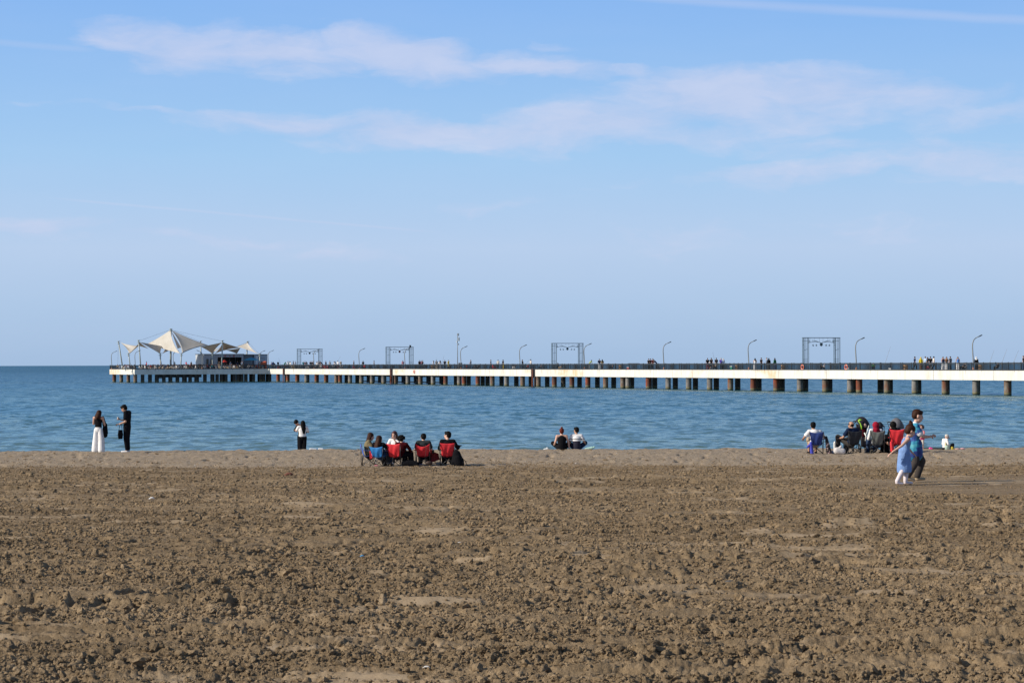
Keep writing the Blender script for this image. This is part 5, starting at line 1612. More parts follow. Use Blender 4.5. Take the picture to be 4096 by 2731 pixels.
person(on2(3499, D2 + .05), R(8), 'woman in a red headscarf seated in the grey chair', lean(SIT, chs=(0, -.09, .72), nck=(0, -.10, .90), shL=(-.185, -.10, .86), shR=(.185, -.10, .86), hed=(0, -.05, 1.03), look=(-.2, 1, -.1)), H=1.70, hair=('hijab', 'maroon'), top=('long', 'white'), bottom=('denim', .98, .02), shoes='black', voxel=.014)
_h = [o for o in bpy.data.objects if o.name.startswith('headscarf')][-1]
_h.data.materials.clear(); _h.data.materials.append(cloth('scarf_red', (.30, .015, .035)))
camp_chair(on2(3584, D2 - .1), R(-6), 'red camp chair half hidden behind the girl in the blue dress', fabs['red'], sc=.98, backh=.92)
person(on2(3570, D2 - .05), R(24), 'woman in a black headscarf and black robe in the half-hidden red chair', lean(SIT, chs=(0, -.09, .72), nck=(0, -.10, .90), shL=(-.185, -.10, .86), shR=(.185, -.10, .86), hed=(-.03, -.03, 1.03), look=(-.6, 1, -.05)), H=1.72, hair=('hijab', 'black'), top=('long', 'black'), bottom=('black', 'skirt', .92), shoes='black', voxel=.014)
blob('red_bag', [(V((0, 0, .42)), V((.03, 0, .12)), .045, .06), (V((.06, 0, .38)), V((.07, 0, .16)), .03, .04)], fabs['red'], on2(3563, D2 - .42), 0, 'red strappy bag hanging on the side of the half-hidden red chair', 'bag')

def wheel(parent, x, y, r, m):
    B = MB(); torus(B, (0, 0, 0), r - .02, .02, n=16); t = B.build('wheel', m, parent, True); t.location = (x, y, r)
    B = MB(); B.tube([(-.03, 0, 0), (.03, 0, 0)], .035, 8)
    for k in range(6):
        an = k * math.pi / 3; B.box((-.006, -.005, 0), (.006, .005, r - .03), Matrix.Rotation(an, 4, 'X'))
    B.build('hub', fabs['dgrey'], t)
def stroller(loc, rz, label, hood, seatm, tubem, ribbon=None, sc=1.0, wx=1.0):
    g = empty('stroller', loc, rz, sc); g.scale = (sc * wx, sc * .9, sc); tag(g, label, 'stroller')
    tyre = mat('tyre_black', (.015, .015, .015), .8)
    for x in (-.27, .27):
        wheel(g, x, -.32, .14, tyre); wheel(g, x, .36, .10, tyre)
        B = MB(); B.tube([(x, -.32, .14), (x * .95, .02, .52), (x * .9, .42, .98)], .014, 6); B.build('frame', tubem, g, True)
        B = MB(); B.tube([(x, .36, .10), (x * .95, -.05, .55)], .014, 6); B.build('frame', tubem, g, True)
    B = MB(); B.tube([(-.245, .42, .98), (-.2, .47, 1.03), (.2, .47, 1.03), (.245, .42, .98)], .016, 6); B.build('handle', mat('grip_black', (.02, .02, .02), .6), g, True)
    rows = []
    for v in np.linspace(0, 1, 10):      # seat tub: back, seat, footrest
        y, z = (.18 - .10 * v * 3, .95 - .45 * v * 3) if v < 1 / 3 else ((.08 - .36 * (v - 1 / 3) * 3, .48) if v < 2 / 3 else (-.28 - .06 * (v - 2 / 3) * 3, .48 - .26 * (v - 2 / 3) * 3))
        rows.append([(.22 * u, y, z - .05 * (1 - u * u)) for u in np.linspace(-1, 1, 7)])
    B = MB(); B.grid(rows, .03); B.build('seat', seatm, g, True)
    rows = []
    for a in np.linspace(R(-10), R(150), 10):
        rows.append([(.25 * u, .10 - .30 * math.cos(a) * (1 - .15 * u * u), .86 + .33 * math.sin(a) * math.sqrt(max(0, 1 - .75 * u * u))) for u in np.linspace(-1, 1, 11)])
    B = MB(); B.grid(rows, .012); B.build('hood', hood, g, True)
    if ribbon:
        B = MB(); B.tube([(-.20, -.18, 1.10), (-.27, -.2, 1.06), (-.20, -.22, .98), (-.15, -.22, .88), (-.14, -.22, .78)], [.02, .018, .02, .028, .02], 6); B.tube([(-.26, -.2, 1.08), (-.14, -.24, 1.09)], .022, 6); B.build('ribbon', ribbon, g, True)
    return g
wt = mat('stroller_white_tube', (.72, .76, .72), .4); dk = mat('stroller_black_fabric', (.012, .010, .016), .8)
st1 = stroller(on2(3449, D2 + 1.2), R(12), 'black stroller with a lime ribbon, its big hood raised', dk, dk, mat('stroller_grey_tube', (.4, .38, .38), .35, metal=.3), mat('ribbon_lime', (.40, .75, .05), .6), 1.10, .80)
B = MB(); B.tube([(.02, -.35, .62), (.14, -.33, .90)], .022, 6); B.tube([(-.02, -.34, .40), (.0, -.36, .56), (-.05, -.3, .66)], .030, 6); B.tube([(.03, -.30, .14), (.02, -.32, .32)], .025, 6); B.build('white_bar', wt, st1, True)
# the small child inside it
B = MB(); B.ball((0, 0, 0), .075, .08, .09, 10, 8); g = empty('person', on2(3458, D2 + 1.0) + V((0, .06, .99))); tag(g, 'small child in red lying inside the black stroller with the lime ribbon', 'person'); B.build('head', skins['fair'], g, True)
B = MB(); capsule(B, V((-.02, .03, -.12)), V((-.02, .02, -.34)), .10, .09, 10, .7); B.build('shirt', CL['darkred'], g, True)
B = MB(); B.ball((0, .03, .03), .08, .07, .08, 10, 7); B.build('hair', hairs['light'], g, True)
stroller(on2(3515, D2 + 1.6), R(-20), 'black stroller whose curved handle shows above the red headscarf', dk, dk, mat('stroller_black_tube', (.03, .03, .03), .4), None, .93, .62)
stroller(on2(3590, D2 + 1.3), R(25), 'stroller with a rounded grey hood behind the girl with the bun', mat('hood_grey', (.11, .11, .12), .8), dk, mat('stroller_black_tube'), None, 1.06, .66)

# toddler, seated child and toys on the crest
KID = dict(pel=(0, 0, .83), wst=(0, 0, .96), chs=(0, .0, 1.14), nck=(0, -.01, 1.32), hed=(0, .015, 1.53), shL=(-.165, -.01, 1.25), shR=(.165, -.01, 1.25), elL=(-.215, 0, 1.02), elR=(.215, 0, 1.02),
           wrL=(-.22, .06, .82), wrR=(.22, .06, .82), haL=(-.22, .09, .74), haR=(.22, .09, .74), hpL=(-.085, 0, .80), hpR=(.085, 0, .80), knL=(-.095, .02, .45), knR=(.095, .02, .45))
Dt = 88.0
person(on(3684, Dt), R(168), 'curly-haired toddler in a pink top holding a pink bucket', lean(KID, elL=(-.2, .12, 1.05), wrL=(-.10, .26, 1.0), haL=(-.07, .30, .98), elR=(.2, .12, 1.05), wrR=(.10, .26, 1.0), haR=(.07, .30, .98)),
       H=.98, child=1.55, hair=('curly', 'light'), top=('short', 'pink'), bottom=('offwhite', .6, .03), shoes='pink', voxel=.010)
g = empty('bucket', on(3688, Dt - .25) + V((0, 0, .38))); tag(g, 'bright pink toy bucket held by the toddler', 'bucket')
B = MB(); B.lathe([(.075, 0), (.10, .17), (.105, .18)], 12); B.build('pail', mat('toy_pink', (.75, .04, .25), .4), g, True)
B = MB(); B.tube([(-.10, 0, .17), (0, 0, .27), (.10, 0, .17)], .006, 5); B.build('handle', mat('toy_white', (.8, .8, .8), .4), g, True)
person(on(3777, Dt + 1.2), R(-62), 'small child in a white hat and pale hoodie sitting on the crest', lean(GROUND, hed=(0, .16, .74), look=(0, 1, -.6), nck=(0, .08, .60)), H=1.12, child=1.35, hair=('cap', 'offwhite'), top=('long', 'white'), bottom=('black', .96, .03), shoes='black', voxel=.010)
g = empty('bucket', on(3787, Dt - .4)); tag(g, 'pale mint toy bucket in front of the child in the white hat', 'bucket')
B = MB(); B.lathe([(.085, 0), (.10, .15), (.105, .16)], 12); B.build('pail', mat('toy_mint', (.60, .80, .70), .4), g, True); B = MB(); B.tube([(-.06, 0, .15), (-.05, .02, .26)], .012, 5); B.build('shovel', mat('toy_yellow', (.75, .6, .05), .4), g)
g = empty('sand_mould', on(3720, Dt - 1.0)); tag(g, 'pink round sand mould lying left of the mint bucket', 'toy')
B = MB(); B.ball((0, 0, .05), .07, .06, .06, 10, 7); B.ball((.05, -.03, .05), .035, None, None, 8, 6); B.build('mould', mat('toy_pink'), g, True)
g = empty('toy_rake', on(3820, Dt - .9)); tag(g, 'yellow plastic toy rake on the sand right of the mint bucket', 'toy')
B = MB(); B.box((-.14, -.02, .02), (.08, .02, .05)); B.box((.08, -.08, .02), (.11, .08, .06)); [B.box((.09, -.08 + .05 * k, 0), (.12, -.06 + .05 * k, .03)) for k in range(4)]; B.box((-.16, -.04, .02), (-.1, .04, .12)); B.build('rake', mat('toy_yellow'), g)
g = empty('toy_spade', on(3836, Dt - 1.1)); tag(g, 'pale pink toy spade rightmost of the toys on the sand', 'toy')
B = MB(); B.box((-.16, -.03, .03), (.05, .01, .06)); B.ball((.12, 0, .05), .11, .07, .03, 8, 6); B.build('spade', mat('toy_palepink', (.75, .42, .42), .5), g, True)
rows = [[(-.75 + 1.5 * u, -.35 + .7 * v, .02 + .012 * math.sin(9 * u + 4 * v)) for u in np.linspace(0, 1, 16)] for v in np.linspace(0, 1, 6)]
B = MB(); B.grid(rows, .01); o = B.build('beach_mat', mat('mat_dark', (.03, .035, .04), .9), None, True); o.location = on(3728, Dt + .3) + V((0, 0, .03)); tag(o, 'dark beach mat spread behind the pink mould', 'mat')

# ------------------------------------------------------------------ the two children walking in front
def dress(root, p, s, M):
    B = MB(); side = (p['hpR'] - p['hpL']).normalized(); k = 1.0
    capsule(B, p['wst'], p['chs'], .150 * s, .165 * s, 14, .8, side); capsule(B, p['pel'], p['wst'], .185 * s, .155 * s, 16, .85, side)
    capsule(B, p['chs'], p['nck'] - V((0, 0, .04 * s)), .155 * s, .085 * s, 12, .8, side)
    for S in 'LR': capsule(B, p['sh' + S].lerp(p['nck'], .25), p['chs'], .05 * s, .07 * s, 8)
    q = p['pel'] + V((0, -.01, -.28)) * s
    B.lathe([(.05 * s, .32 * s), (.195 * s, .33 * s), (.205 * s, .40 * s), (.205 * s, .50 * s), (.195 * s, .60 * s), (.18 * s, .75 * s), (.165 * s, .86 * s), (.15 * s, .98 * s), (.05 * s, 1.0 * s)], 20, Matrix.Translation((0, -.01 * s, 0)) @ Matrix.Diagonal((.98, 1.0, 1, 1)))
    me = fuse(B, .008, 4, 'dress')
    link_mesh('dress', me, mat('dress_blue', (.17, .29, .56), .85, var=.18, scale=10, bump=.02, bscale=9), root)
    for S in 'LR':
        B = MB(); capsule(B, p['kn' + S], p['an' + S], .078 * s, .058 * s, 10); capsule(B, p['an' + S] - V((0, 0, .05 * s)), p['to' + S], .052 * s, .042 * s, 10, .8); link_mesh('stocking', fuse(B, .007, 2, 'stocking'), mat('tights_white', (.74, .66, .68), .8), root)
girl = person(on(3616, 36.95, .012), R(-78), 'little girl with a bun in a sleeveless blue dress, one arm swung back', lean(KID, pel=(0, 0, .84), wst=(0, .01, .97), chs=(0, .05, 1.15), nck=(0, .09, 1.31), hed=(0, .18, 1.47), look=(0, 1, -.55),
     shR=(.165, .04, 1.25), shL=(-.165, .08, 1.25), elR=(.22, -.16, 1.08), wrR=(.22, -.42, .92), haR=(.21, -.52, .84), elL=(-.2, .16, 1.02), wrL=(-.16, .30, .86), haL=(-.14, .36, .80), knR=(.10, -.07, .44), anR=(.10, -.26, .10), toR=(.11, -.12, .035), knL=(-.10, .10, .45), anL=(-.10, .06, .09), toL=(-.10, .24, .035)),
     H=1.02, child=1.50, hair=('bun', 'brown'), top=None, bottom=None, shoes=None, voxel=.007, extra=dress, curl=.25)
CL['trouser_grey'] = cloth('trouser_grey', (.060, .052, .048))
def boyshirt():
    m = bpy.data.materials.new('boy_shirt'); m.use_nodes = True
    N = NT(m.node_tree); b = m.node_tree.nodes['Principled BSDF']
    co = N.n('ShaderNodeTexCoord').outputs['Object']
    n = N.noise(N.mapping(co, sc=(1, 1, 1.6)), 6, 3, .5)
    N.put(b.inputs['Base Color'], N.ramp(n, [(.30, (.012, .03, .14)), (.46, (.02, .06, .26)), (.54, (.03, .28, .42)), (.66, (.10, .42, .50))])); b.inputs['Roughness'].default_value = .7
    return m
def boy_extra(root, p, s, M):
    for S in 'LR':
        B = MB(); a = p['sh' + S].lerp(p['el' + S], .60); b_ = p['sh' + S].lerp(p['el' + S], .70); capsule(B, a, b_, .078 * s, .076 * s, 12); B.build('sleeve_cuff', CL['white'], root, True)
    B = MB(); capsule(B, p['nck'] - V((0, .01, .06)) * s, p['nck'] + V((0, 0, -.01)) * s, .085 * s, .066 * s, 12); B.build('collar', CL['white'], root, True)
boy = person(on(3655, 37.85, .012), R(-80), 'boy in a blue patterned shirt walking with his hands cupped in front', lean(KID, nck=(0, .03, 1.32), hed=(0, .085, 1.485), look=(.12, 1, -.22), elR=(.21, .10, 1.03), wrR=(.13, .34, 1.02), haR=(.08, .43, 1.05), elL=(-.21, .10, 1.03), wrL=(-.13, .34, 1.0), haL=(-.07, .42, 1.02),
     knR=(.10, .0, .45), anR=(.10, -.20, .12), toR=(.11, -.06, .04), knL=(-.10, .22, .46), anL=(-.10, .10, .10), toL=(-.11, .26, .05)),
     H=1.27, child=1.30, hair=('crop', 'brown'), topmat=boyshirt(), top=('short', 'navy'), bottom=('trouser_grey', .97, .012), shoes='beige', voxel=.008, extra=boy_extra, hem=-.20, loose=.018, curl=.8)

# ------------------------------------------------------------------ small litter on the raked sand
def bit(px, py, name, label, cat, m, size, kind='cap'):
    # find the distance at which this picture row meets the sand
    hor = 1460 - (px - 200) * 0.00314
    D = 12.0
    while (CAMZ - ground(D)) / D * F > py - hor and D < 90: D += .05
    B = MB()
    if kind == 'cap': B.lathe([(size, 0), (size, size * .5), (size * .8, size * .6)], 10, Matrix.Rotation(R(30), 4, 'X'))
    elif kind == 'shell':
        rows = [[(size * u * (1 - .5 * v), size * (v - .5) * 1.4, size * .45 * math.sqrt(max(0, 1 - u * u)) * math.sin(math.pi * (.15 + .8 * v))) for u in np.linspace(-1, 1, 8)] for v in np.linspace(0, 1, 6)]
        B.grid(rows, size * .08)
    else:
        B.tube([(-size, 0, 0), (-.3 * size, .1 * size, .5 * size), (.3 * size, -.1 * size, .55 * size), (size, 0, .1 * size)], [.25 * size, .3 * size, .28 * size, .15 * size], 6)
    o = B.build(name, m, None, True); o.location = at(px, D, ground(D) + .022); tag(o, label, cat)
shellm = mat('shell_white', (.72, .68, .62), .4, var=.1)
bit(1447, 2234, 'bottle_cap', 'sky blue plastic scrap lying on the raked sand', 'litter', mat('plastic_sky', (.05, .35, .70), .4), .018, 'scrap')
bit(1703, 2698, 'shell', 'white curved shell half buried near the bottom of the beach', 'shell', shellm, .022, 'shell')
bit(1835, 2178, 'shell', 'small white pebble-like shell in the middle of the raked sand', 'shell', shellm, .02, 'shell')
bit(2305, 1855, 'shell', 'largest white scrap on the pale shore strip below the seated pair', 'shell', shellm, .07, 'shell')
bit(606, 2001, 'paper_scrap', 'white paper scrap on the left part of the raked beach', 'litter', CL['white'], .04, 'scrap')
bit(1155, 1908, 'brick_piece', 'dark reddish lump sticking out of the sand left of the chairs', 'stone', mat('brick_lump', (.16, .06, .04), .9), .09, 'scrap')
bit(3708, 2418, 'driftwood', 'pale curled scrap of driftwood on the right of the raked sand', 'driftwood', mat('driftwood', (.42, .33, .22), .8), .024, 'scrap')
bit(2915, 2352, 'flat_stone', 'dark ridged flat stone tilted in the sand right of centre', 'stone', mat('ridged_stone', (.09, .085, .08), .7, var=.3, scale=20), .05, 'scrap')

# ------------------------------------------------------------------ people on the pier (a few pixels tall: one mesh each, colours per person)
def small_figure(pose, H=1.7, hair='short', sleeve='short', bottom=('t', .97, .02), g=1.0, hat=False):
    s = H / 1.75; p = scaled(P_(**pose), s)
    parts = []
    B = MB(); skin_pieces(B, p, s, g); parts.append(fuse(B, .034, 1))
    B = MB(); hair_pieces(B, p, s, hair); parts.append(fuse(B, .034, 1))
    B = MB(); top_pieces(B, p, s, g, sleeve); parts.append(fuse(B, .034, 1))
    B = MB()
    if bottom[0] == 'skirt':
        side = (p['hpR'] - p['hpL']).normalized(); q = (p['knL'] + p['knR']) / 2; e2 = q.lerp((p['anL'] + p['anR']) / 2, .9)
        capsule(B, p['pel'], q, .165 * s, .20 * s, 12, .75, side); capsule(B, q, e2, .20 * s, .22 * s, 12, .75, side)
    else:
        trouser_pieces(B, p, s, g, bottom[1], bottom[2])
        shoe_pieces(B, p, s)
    parts.append(fuse(B, .034, 1))
    bm = bmesh.new()
    for i, me in enumerate(parts):
        n0 = len(bm.faces); bm.from_mesh(me); bm.faces.ensure_lookup_table()
        for f in bm.faces[n0:]: f.material_index = i; f.smooth = True
        bpy.data.meshes.remove(me)
    out = bpy.data.meshes.new('figure'); bm.to_mesh(out); bm.free()
    for m in (skins['tan'], hairs['black'], CL['white'], CL['black']): out.materials.append(m)
    return out
ROD = dict(elL=(-.22, .12, 1.15), wrL=(-.12, .34, 1.18), haL=(-.10, .42, 1.2), elR=(.22, .12, 1.12), wrR=(.10, .30, 1.08), haR=(.08, .38, 1.08))
WALK = dict(knR=(.10, .18, .53), anR=(.10, .22, .10), toR=(.11, .38, .05), knL=(-.10, -.02, .50), anL=(-.10, -.28, .14), toL=(-.10, -.14, .05), wrR=(.25, -.06, .90), haR=(.25, -.08, .82), wrL=(-.25, .18, .92), haL=(-.25, .22, .85))
BEND = dict(wst=(0, .06, 1.10), chs=(0, .22, 1.24), nck=(0, .34, 1.36), hed=(0, .44, 1.46), shL=(-.18, .28, 1.33), shR=(.18, .28, 1.33), elL=(-.22, .40, 1.10), elR=(.22, .40, 1.10), wrL=(-.18, .52, .98), wrR=(.18, .52, .98), haL=(-.16, .58, .96), haR=(.16, .58, .96), look=(0, 1, -.4))
FIG = {'stand': small_figure({}), 'rod': small_figure(ROD, hair='cap'), 'walk': small_figure(WALK), 'bend': small_figure(BEND), 'long': small_figure({}, 1.62, 'long', 'short', ('t', .97, .0)), 'robe': small_figure({}, 1.62, 'hijab', 'long', ('skirt', .9, .0)),
       'sit': small_figure(SIT, 1.7), 'sitlong': small_figure(lean(SIT, hed=(0, .03, 1.08), nck=(0, -.02, .94), elL=(-.22, .16, .70), wrL=(-.12, .32, .80), haL=(-.1, .36, .86)), 1.62, 'long'), 'wide': small_figure({}, 1.65, 'long', 'tank', ('t', .97, .08)), 'shorts': small_figure(WALK, 1.72, 'short', 'short', ('t', .5, .02))}
POSE_WORD = {'stand': 'standing', 'rod': 'fishing', 'walk': 'walking', 'bend': 'bending forward', 'long': 'long-haired', 'robe': 'robed', 'sit': 'seated', 'sitlong': 'seated long-haired', 'wide': 'wide-trousered', 'shorts': 'bare-legged'}
def fig(kind, loc, rz, top, bottom, hair='black', skin='tan', sc=1.0):
    o = bpy.data.objects.new('person', FIG[kind]); C.objects.link(o)
    o.location = loc; o.rotation_euler = (0, 0, rz); o.scale = (sc, sc, sc)
    for i, m in enumerate((skins[skin], hairs.get(hair) or CL[hair], CL[top], CL[bottom])):
        o.material_slots[i].link = 'OBJECT'; o.material_slots[i].material = m
    return o
LM = [(1080, 'the right end of the café'), (1241, 'the middle of the leftmost arch'), (1437, 'the lamp between the two left arches'), (1600, 'the middle of the second arch'), (1837, 'the antenna mast'), (2080, 'the lone lamp right of the mast'), (2272, 'the middle of the third arch'),
      (2655, 'the first clear lamp after the third arch'), (2995, 'the last lamp before the rightmost arch'), (3288, 'the middle of the rightmost arch'), (3425, 'the lamp right of the rightmost arch'), (3893, 'the farthest right lamp')]
ORD = ['first', 'second', 'third', 'fourth', 'fifth', 'sixth', 'seventh', 'eighth', 'ninth', 'tenth', 'eleventh', 'twelfth', 'thirteenth', 'fourteenth', 'fifteenth', 'sixteenth', 'seventeenth'] + ['eighteenth', 'nineteenth', 'twentieth', 'twenty-first', 'twenty-second', 'twenty-third', 'twenty-fourth', 'twenty-fifth', 'twenty-sixth', 'twenty-seventh', 'twenty-eighth', 'twenty-ninth', 'thirtieth']
# picture column, pose, top, bottom, hair, distance in from the near edge, turn
W_ = [(1093, 'bend', 'blue', 'black', 'black', 2.2, 90), (1112, 'rod', 'black', 'denim', 'white', 5.8, 0), (1118, 'sit', 'darkgrey', 'red', 'black', 2.0, 60), (1137, 'bend', 'green', 'black', 'black', 5.6, -40), (1151, 'stand', 'white', 'denim', 'black', 5.8, 10), (1161, 'long', 'white', 'grey', 'brown', 3.6, 140), (1173, 'shorts', 'navy', 'beige', 'black', 2.2, -70),
      (1181, 'stand', 'white', 'grey', 'black', 5.2, 30), (1213, 'rod', 'teal', 'navy', 'white', 5.9, 0), (1220, 'stand', 'maroon', 'black', 'black', 3.4, -80), (1231, 'sit', 'black', 'white', 'black', 2.3, 90), (1241, 'rod', 'black', 'denim', 'black', 4.4, 60), (1252, 'stand', 'navy', 'black', 'brown', 3.0, 70),
      (1268, 'long', 'white', 'black', 'black', 4.4, -30), (1279, 'walk', 'black', 'beige', 'black', 3.0, -60), (1290, 'bend', 'black', 'red', 'black', 2.0, 80), (1303, 'stand', 'navy', 'denim', 'black', 5.6, 60), (1308, 'sit', 'pink', 'red', 'brown', 2.4, 100), (1319, 'stand', 'offwhite', 'black', 'black', 3.8, 20),
      (1334, 'sit', 'white', 'black', 'white', 1.8, 40), (1344, 'bend', 'white', 'black', 'black', 3.0, 80), (1351, 'stand', 'white', 'maroon', 'brown', 3.2, -30), (1363, 'rod', 'beige', 'white', 'white', 2.6, 30),
      (1415, 'walk', 'black', 'red', 'light', 3.0, 80), (1452, 'stand', 'black', 'black', 'black', 4.2, 30), (1458, 'sit', 'red', 'black', 'brown', 2.6, -20), (1496, 'stand', 'grey', 'denim', 'black', 3.4, -70), (1611, 'stand', 'pink', 'grey', 'brown', 3.2, 20),
      (1677, 'stand', 'black', 'black', 'black', 4.6, 40), (1684, 'stand', 'pink', 'black', 'light', 5.0, -20), (1690, 'rod', 'black', 'darkgrey', 'black', 4.8, -60), (1733, 'long', 'white', 'black', 'black', 4.2, 70), (1746, 'stand', 'grey', 'beige', 'black', 3.4, 0), (1752, 'bend', 'white', 'black', 'black', 4.6, -80), (1760, 'wide', 'white', 'white', 'black', 2.6, 20),
      (1779, 'stand', 'black', 'darkgrey', 'black', 2.8, 10), (1794, 'rod', 'yellow', 'yellow', 'light', 2.6, 60), (1868, 'sit', 'red', 'black', 'brown', 1.6, -80), (1883, 'rod', 'grey', 'denim', 'brown', 4.0, 70), (1899, 'sit', 'charcoal', 'black', 'black', 2.4, 80), (1963, 'walk', 'navy', 'black', 'brown', 3.2, 90), (1972, 'sit', 'red', 'red', 'black', 1.8, -70),
      (1992, 'stand', 'offwhite', 'black', 'brown', 4.4, -10), (2012, 'stand', 'black', 'yellow', 'black', 4.0, -60), (2060, 'sit', 'grey', 'white', 'light', 2.2, 60), (2089, 'rod', 'black', 'navy', 'black', 4.6, -70), (2111, 'sit', 'red', 'black', 'white', 1.8, 50), (2123, 'stand', 'offwhite', 'black', 'brown', 4.2, -60), (2165, 'sit', 'grey', 'black', 'grey', 3.0, 70),
      (2231, 'sitlong', 'black', 'black', 'brown', 3.6, -30), (2246, 'sit', 'black', 'beige', 'brown', 2.4, 60), (2357, 'bend', 'lime', 'grey', 'black', 4.4, -60), (2397, 'stand', 'navy', 'white', 'black', 2.8, 5), (2409, 'long', 'olive', 'brown', 'black', 3.2, -10), (2450, 'sit', 'darkgrey', 'black', 'black', 2.8, 90),
      (2595, 'stand', 'black', 'black', 'brown', 3.4, -40), (2602, 'stand', 'black', 'darkgrey', 'brown', 4.4, 20), (2611, 'stand', 'maroon', 'black', 'brown', 3.8, 50), (2626, 'bend', 'navy', 'black', 'black', 3.4, 70), (2830, 'stand', 'black', 'maroon', 'brown', 2.4, -10), (2838, 'bend', 'white', 'black', 'black', 3.2, -60), (2845, 'shorts', 'black', 'black', 'black', 2.2, -40),
      (2865, 'shorts', 'charcoal', 'beige', 'black', 2.6, 20), (2884, 'stand', 'purple', 'black', 'beige', 3.6, -30), (2893, 'long', 'lightblue', 'black', 'offwhite', 3.8, 30), (3020, 'wide', 'white', 'white', 'black', 2.8, 0), (3045, 'stand', 'black', 'black', 'brown', 3.4, -60), (3067, 'stand', 'white', 'grey', 'light', 4.4, 60), (3075, 'robe', 'black', 'darkgrey', 'black', 2.8, 10),
      (3099, 'robe', 'green', 'denim', 'brown', 2.8, 40), (3285, 'sit', 'charcoal', 'black', 'brown', 2.6, -70), (3296, 'sit', 'white', 'black', 'light', 2.2, 60), (3493, 'sit', 'green', 'black', 'black', 3.6, 170), (3659, 'walk', 'navy', 'black', 'black', 3.4, -80), (3683, 'robe', 'yellow', 'brown', 'yellow', 2.8, 0),
      (3701, 'stand', 'lightblue', 'black', 'light', 3.2, -60), (3718, 'sit', 'darkgrey', 'maroon', 'black', 2.4, 20), (3735, 'walk', 'offwhite', 'black', 'black', 3.0, -80), (3772, 'wide', 'navy', 'white', 'brown', 2.2, 190), (3786, 'wide', 'brown', 'white', 'black', 2.6, 170), (3801, 'stand', 'grey', 'darkgrey', 'black', 3.6, 40),
      (3831, 'wide', 'sky', 'white', 'light', 2.4, 180), (3854, 'sit', 'charcoal', 'black', 'brown', 2.2, 60), (3905, 'robe', 'black', 'black', 'white', 3.0, -20), (3990, 'sit', 'black', 'black', 'brown', 3.2, 40), (4093, 'stand', 'brown', 'denim', 'brown', 2.6, 60)]
W_ += [(1102, 'sit', 'blue', 'black', 'black', 2.6, 40), (1129, 'sit', 'black', 'black', 'black', 2.0, 100), (1143, 'sit', 'maroon', 'denim', 'brown', 3.0, 10), (1156, 'stand', 'teal', 'black', 'black', 4.8, 80), (1168, 'sit', 'beige', 'yellow', 'black', 2.0, -40), (1200, 'sit', 'white', 'grey', 'black', 2.4, 60), (1226, 'long', 'grey', 'denim', 'brown', 4.6, 20), (1236, 'sit', 'navy', 'white', 'black', 2.0, 70), (1247, 'stand', 'darkgrey', 'black', 'black', 5.2, 0), (1262, 'sit', 'offwhite', 'black', 'brown', 2.2, 30), (1273, 'stand', 'grey', 'black', 'black', 4.4, 90), (1285, 'sit', 'white', 'black', 'black', 2.8, -50), (1298, 'sit', 'red', 'beige', 'black', 2.2, 0), (1314, 'sit', 'navy', 'red', 'light', 2.8, 20), (1326, 'sit', 'black', 'denim', 'brown', 2.0, 80), (1340, 'long', 'white', 'black', 'brown', 4.2, 10), (1357, 'sit', 'black', 'white', 'black', 2.4, -30), (1368, 'sit', 'white', 'grey', 'black', 2.0, 90), (1738, 'sit', 'beige', 'black', 'black', 2.0, 30), (1705, 'sit', 'black', 'denim', 'black', 2.6, 0), (1800, 'sit', 'darkgrey', 'black', 'black', 2.2, 60), (1915, 'sit', 'black', 'black', 'brown', 2.6, 40), (2855, 'sit', 'brown', 'black', 'black', 2.0, -60), (3860, 'sit', 'offwhite', 'black', 'brown', 2.6, 20), (3710, 'long', 'grey', 'denim', 'brown', 4.2, 50), (3722, 'stand', 'black', 'grey', 'black', 3.6, -30)]
W_.sort()
CW = {'offwhite': 'cream', 'darkgrey': 'dark grey', 'lightblue': 'light blue', 'darkred': 'dark red', 'sky': 'sky blue', 'charcoal': 'near black', 'tan': 'tan'}
_seen = {}
def once(lb):
    _seen[lb] = _seen.get(lb, 0) + 1
    return lb if _seen[lb] == 1 else ORD[_seen[lb] - 1] + ' ' + lb
cnt = {}
for (px, kind, top, bot, hr, y, rz) in W_:
    t = t_at(px, y)
    o = fig(kind, pt(t, y, DECK), R(rz), top, bot, hr, random.choice(('tan', 'fair')), 1.1 if kind != 'sit' else 1.0)
    nm, k = [(n, p) for p, n in LM if p <= px][-1][0], 0
    cnt[nm] = cnt.get(nm, 0) + 1
    tag(o, f'{ORD[cnt[nm] - 1]} person right of {nm}, {POSE_WORD[kind]} in {CW.get(top, top)}', 'person', 'people strolling and fishing along the pier')

# fishing rods over the railings
rodm = mat('fishing_rod_grey', (.12, .12, .13), .5)
for (px, dx, h, y, lab) in ((1125, -12, 2.1, 6.6, 'thin fishing rod just left of the leftmost arch'), (1338, 24, 2.2, 6.6, 'thin fishing rod leaning right of the leftmost arch'), (1725, 24, 1.6, 6.6, 'long thin rod over the railing left of the yellow figure'), (1768, 8, 2.2, 6.6, 'upright thin rod by the group left of the mast'),
                        (2096, 30, 1.5, 6.6, 'thin rod held right of the lone lamp'), (2862, -12, 2.2, 6.6, 'pale thin rod at the people between two lamps'), (3538, 24, 2.6, 6.6, 'long thin rod right of the rightmost arch'), (3955, 22, 2.0, 6.6, 'first pale rod right of the farthest right lamp'), (4004, 24, 2.1, 6.6, 'second rod right of the farthest right lamp'), (4050, 24, 1.9, 6.6, 'last thin rod at the right edge of the pier')):
    t = t_at(px, y); p = pt(t, y, DECK + .7); k = p.y / F
    B = MB(); B.tube([(0, 0, 0), (dx * k * .5, 0, h * .52), (dx * k, 0, h)], [.022, .016, .010], 4); o = B.build('fishing_rod', rodm); o.location = p; tag(o, lab, 'fishing rod')
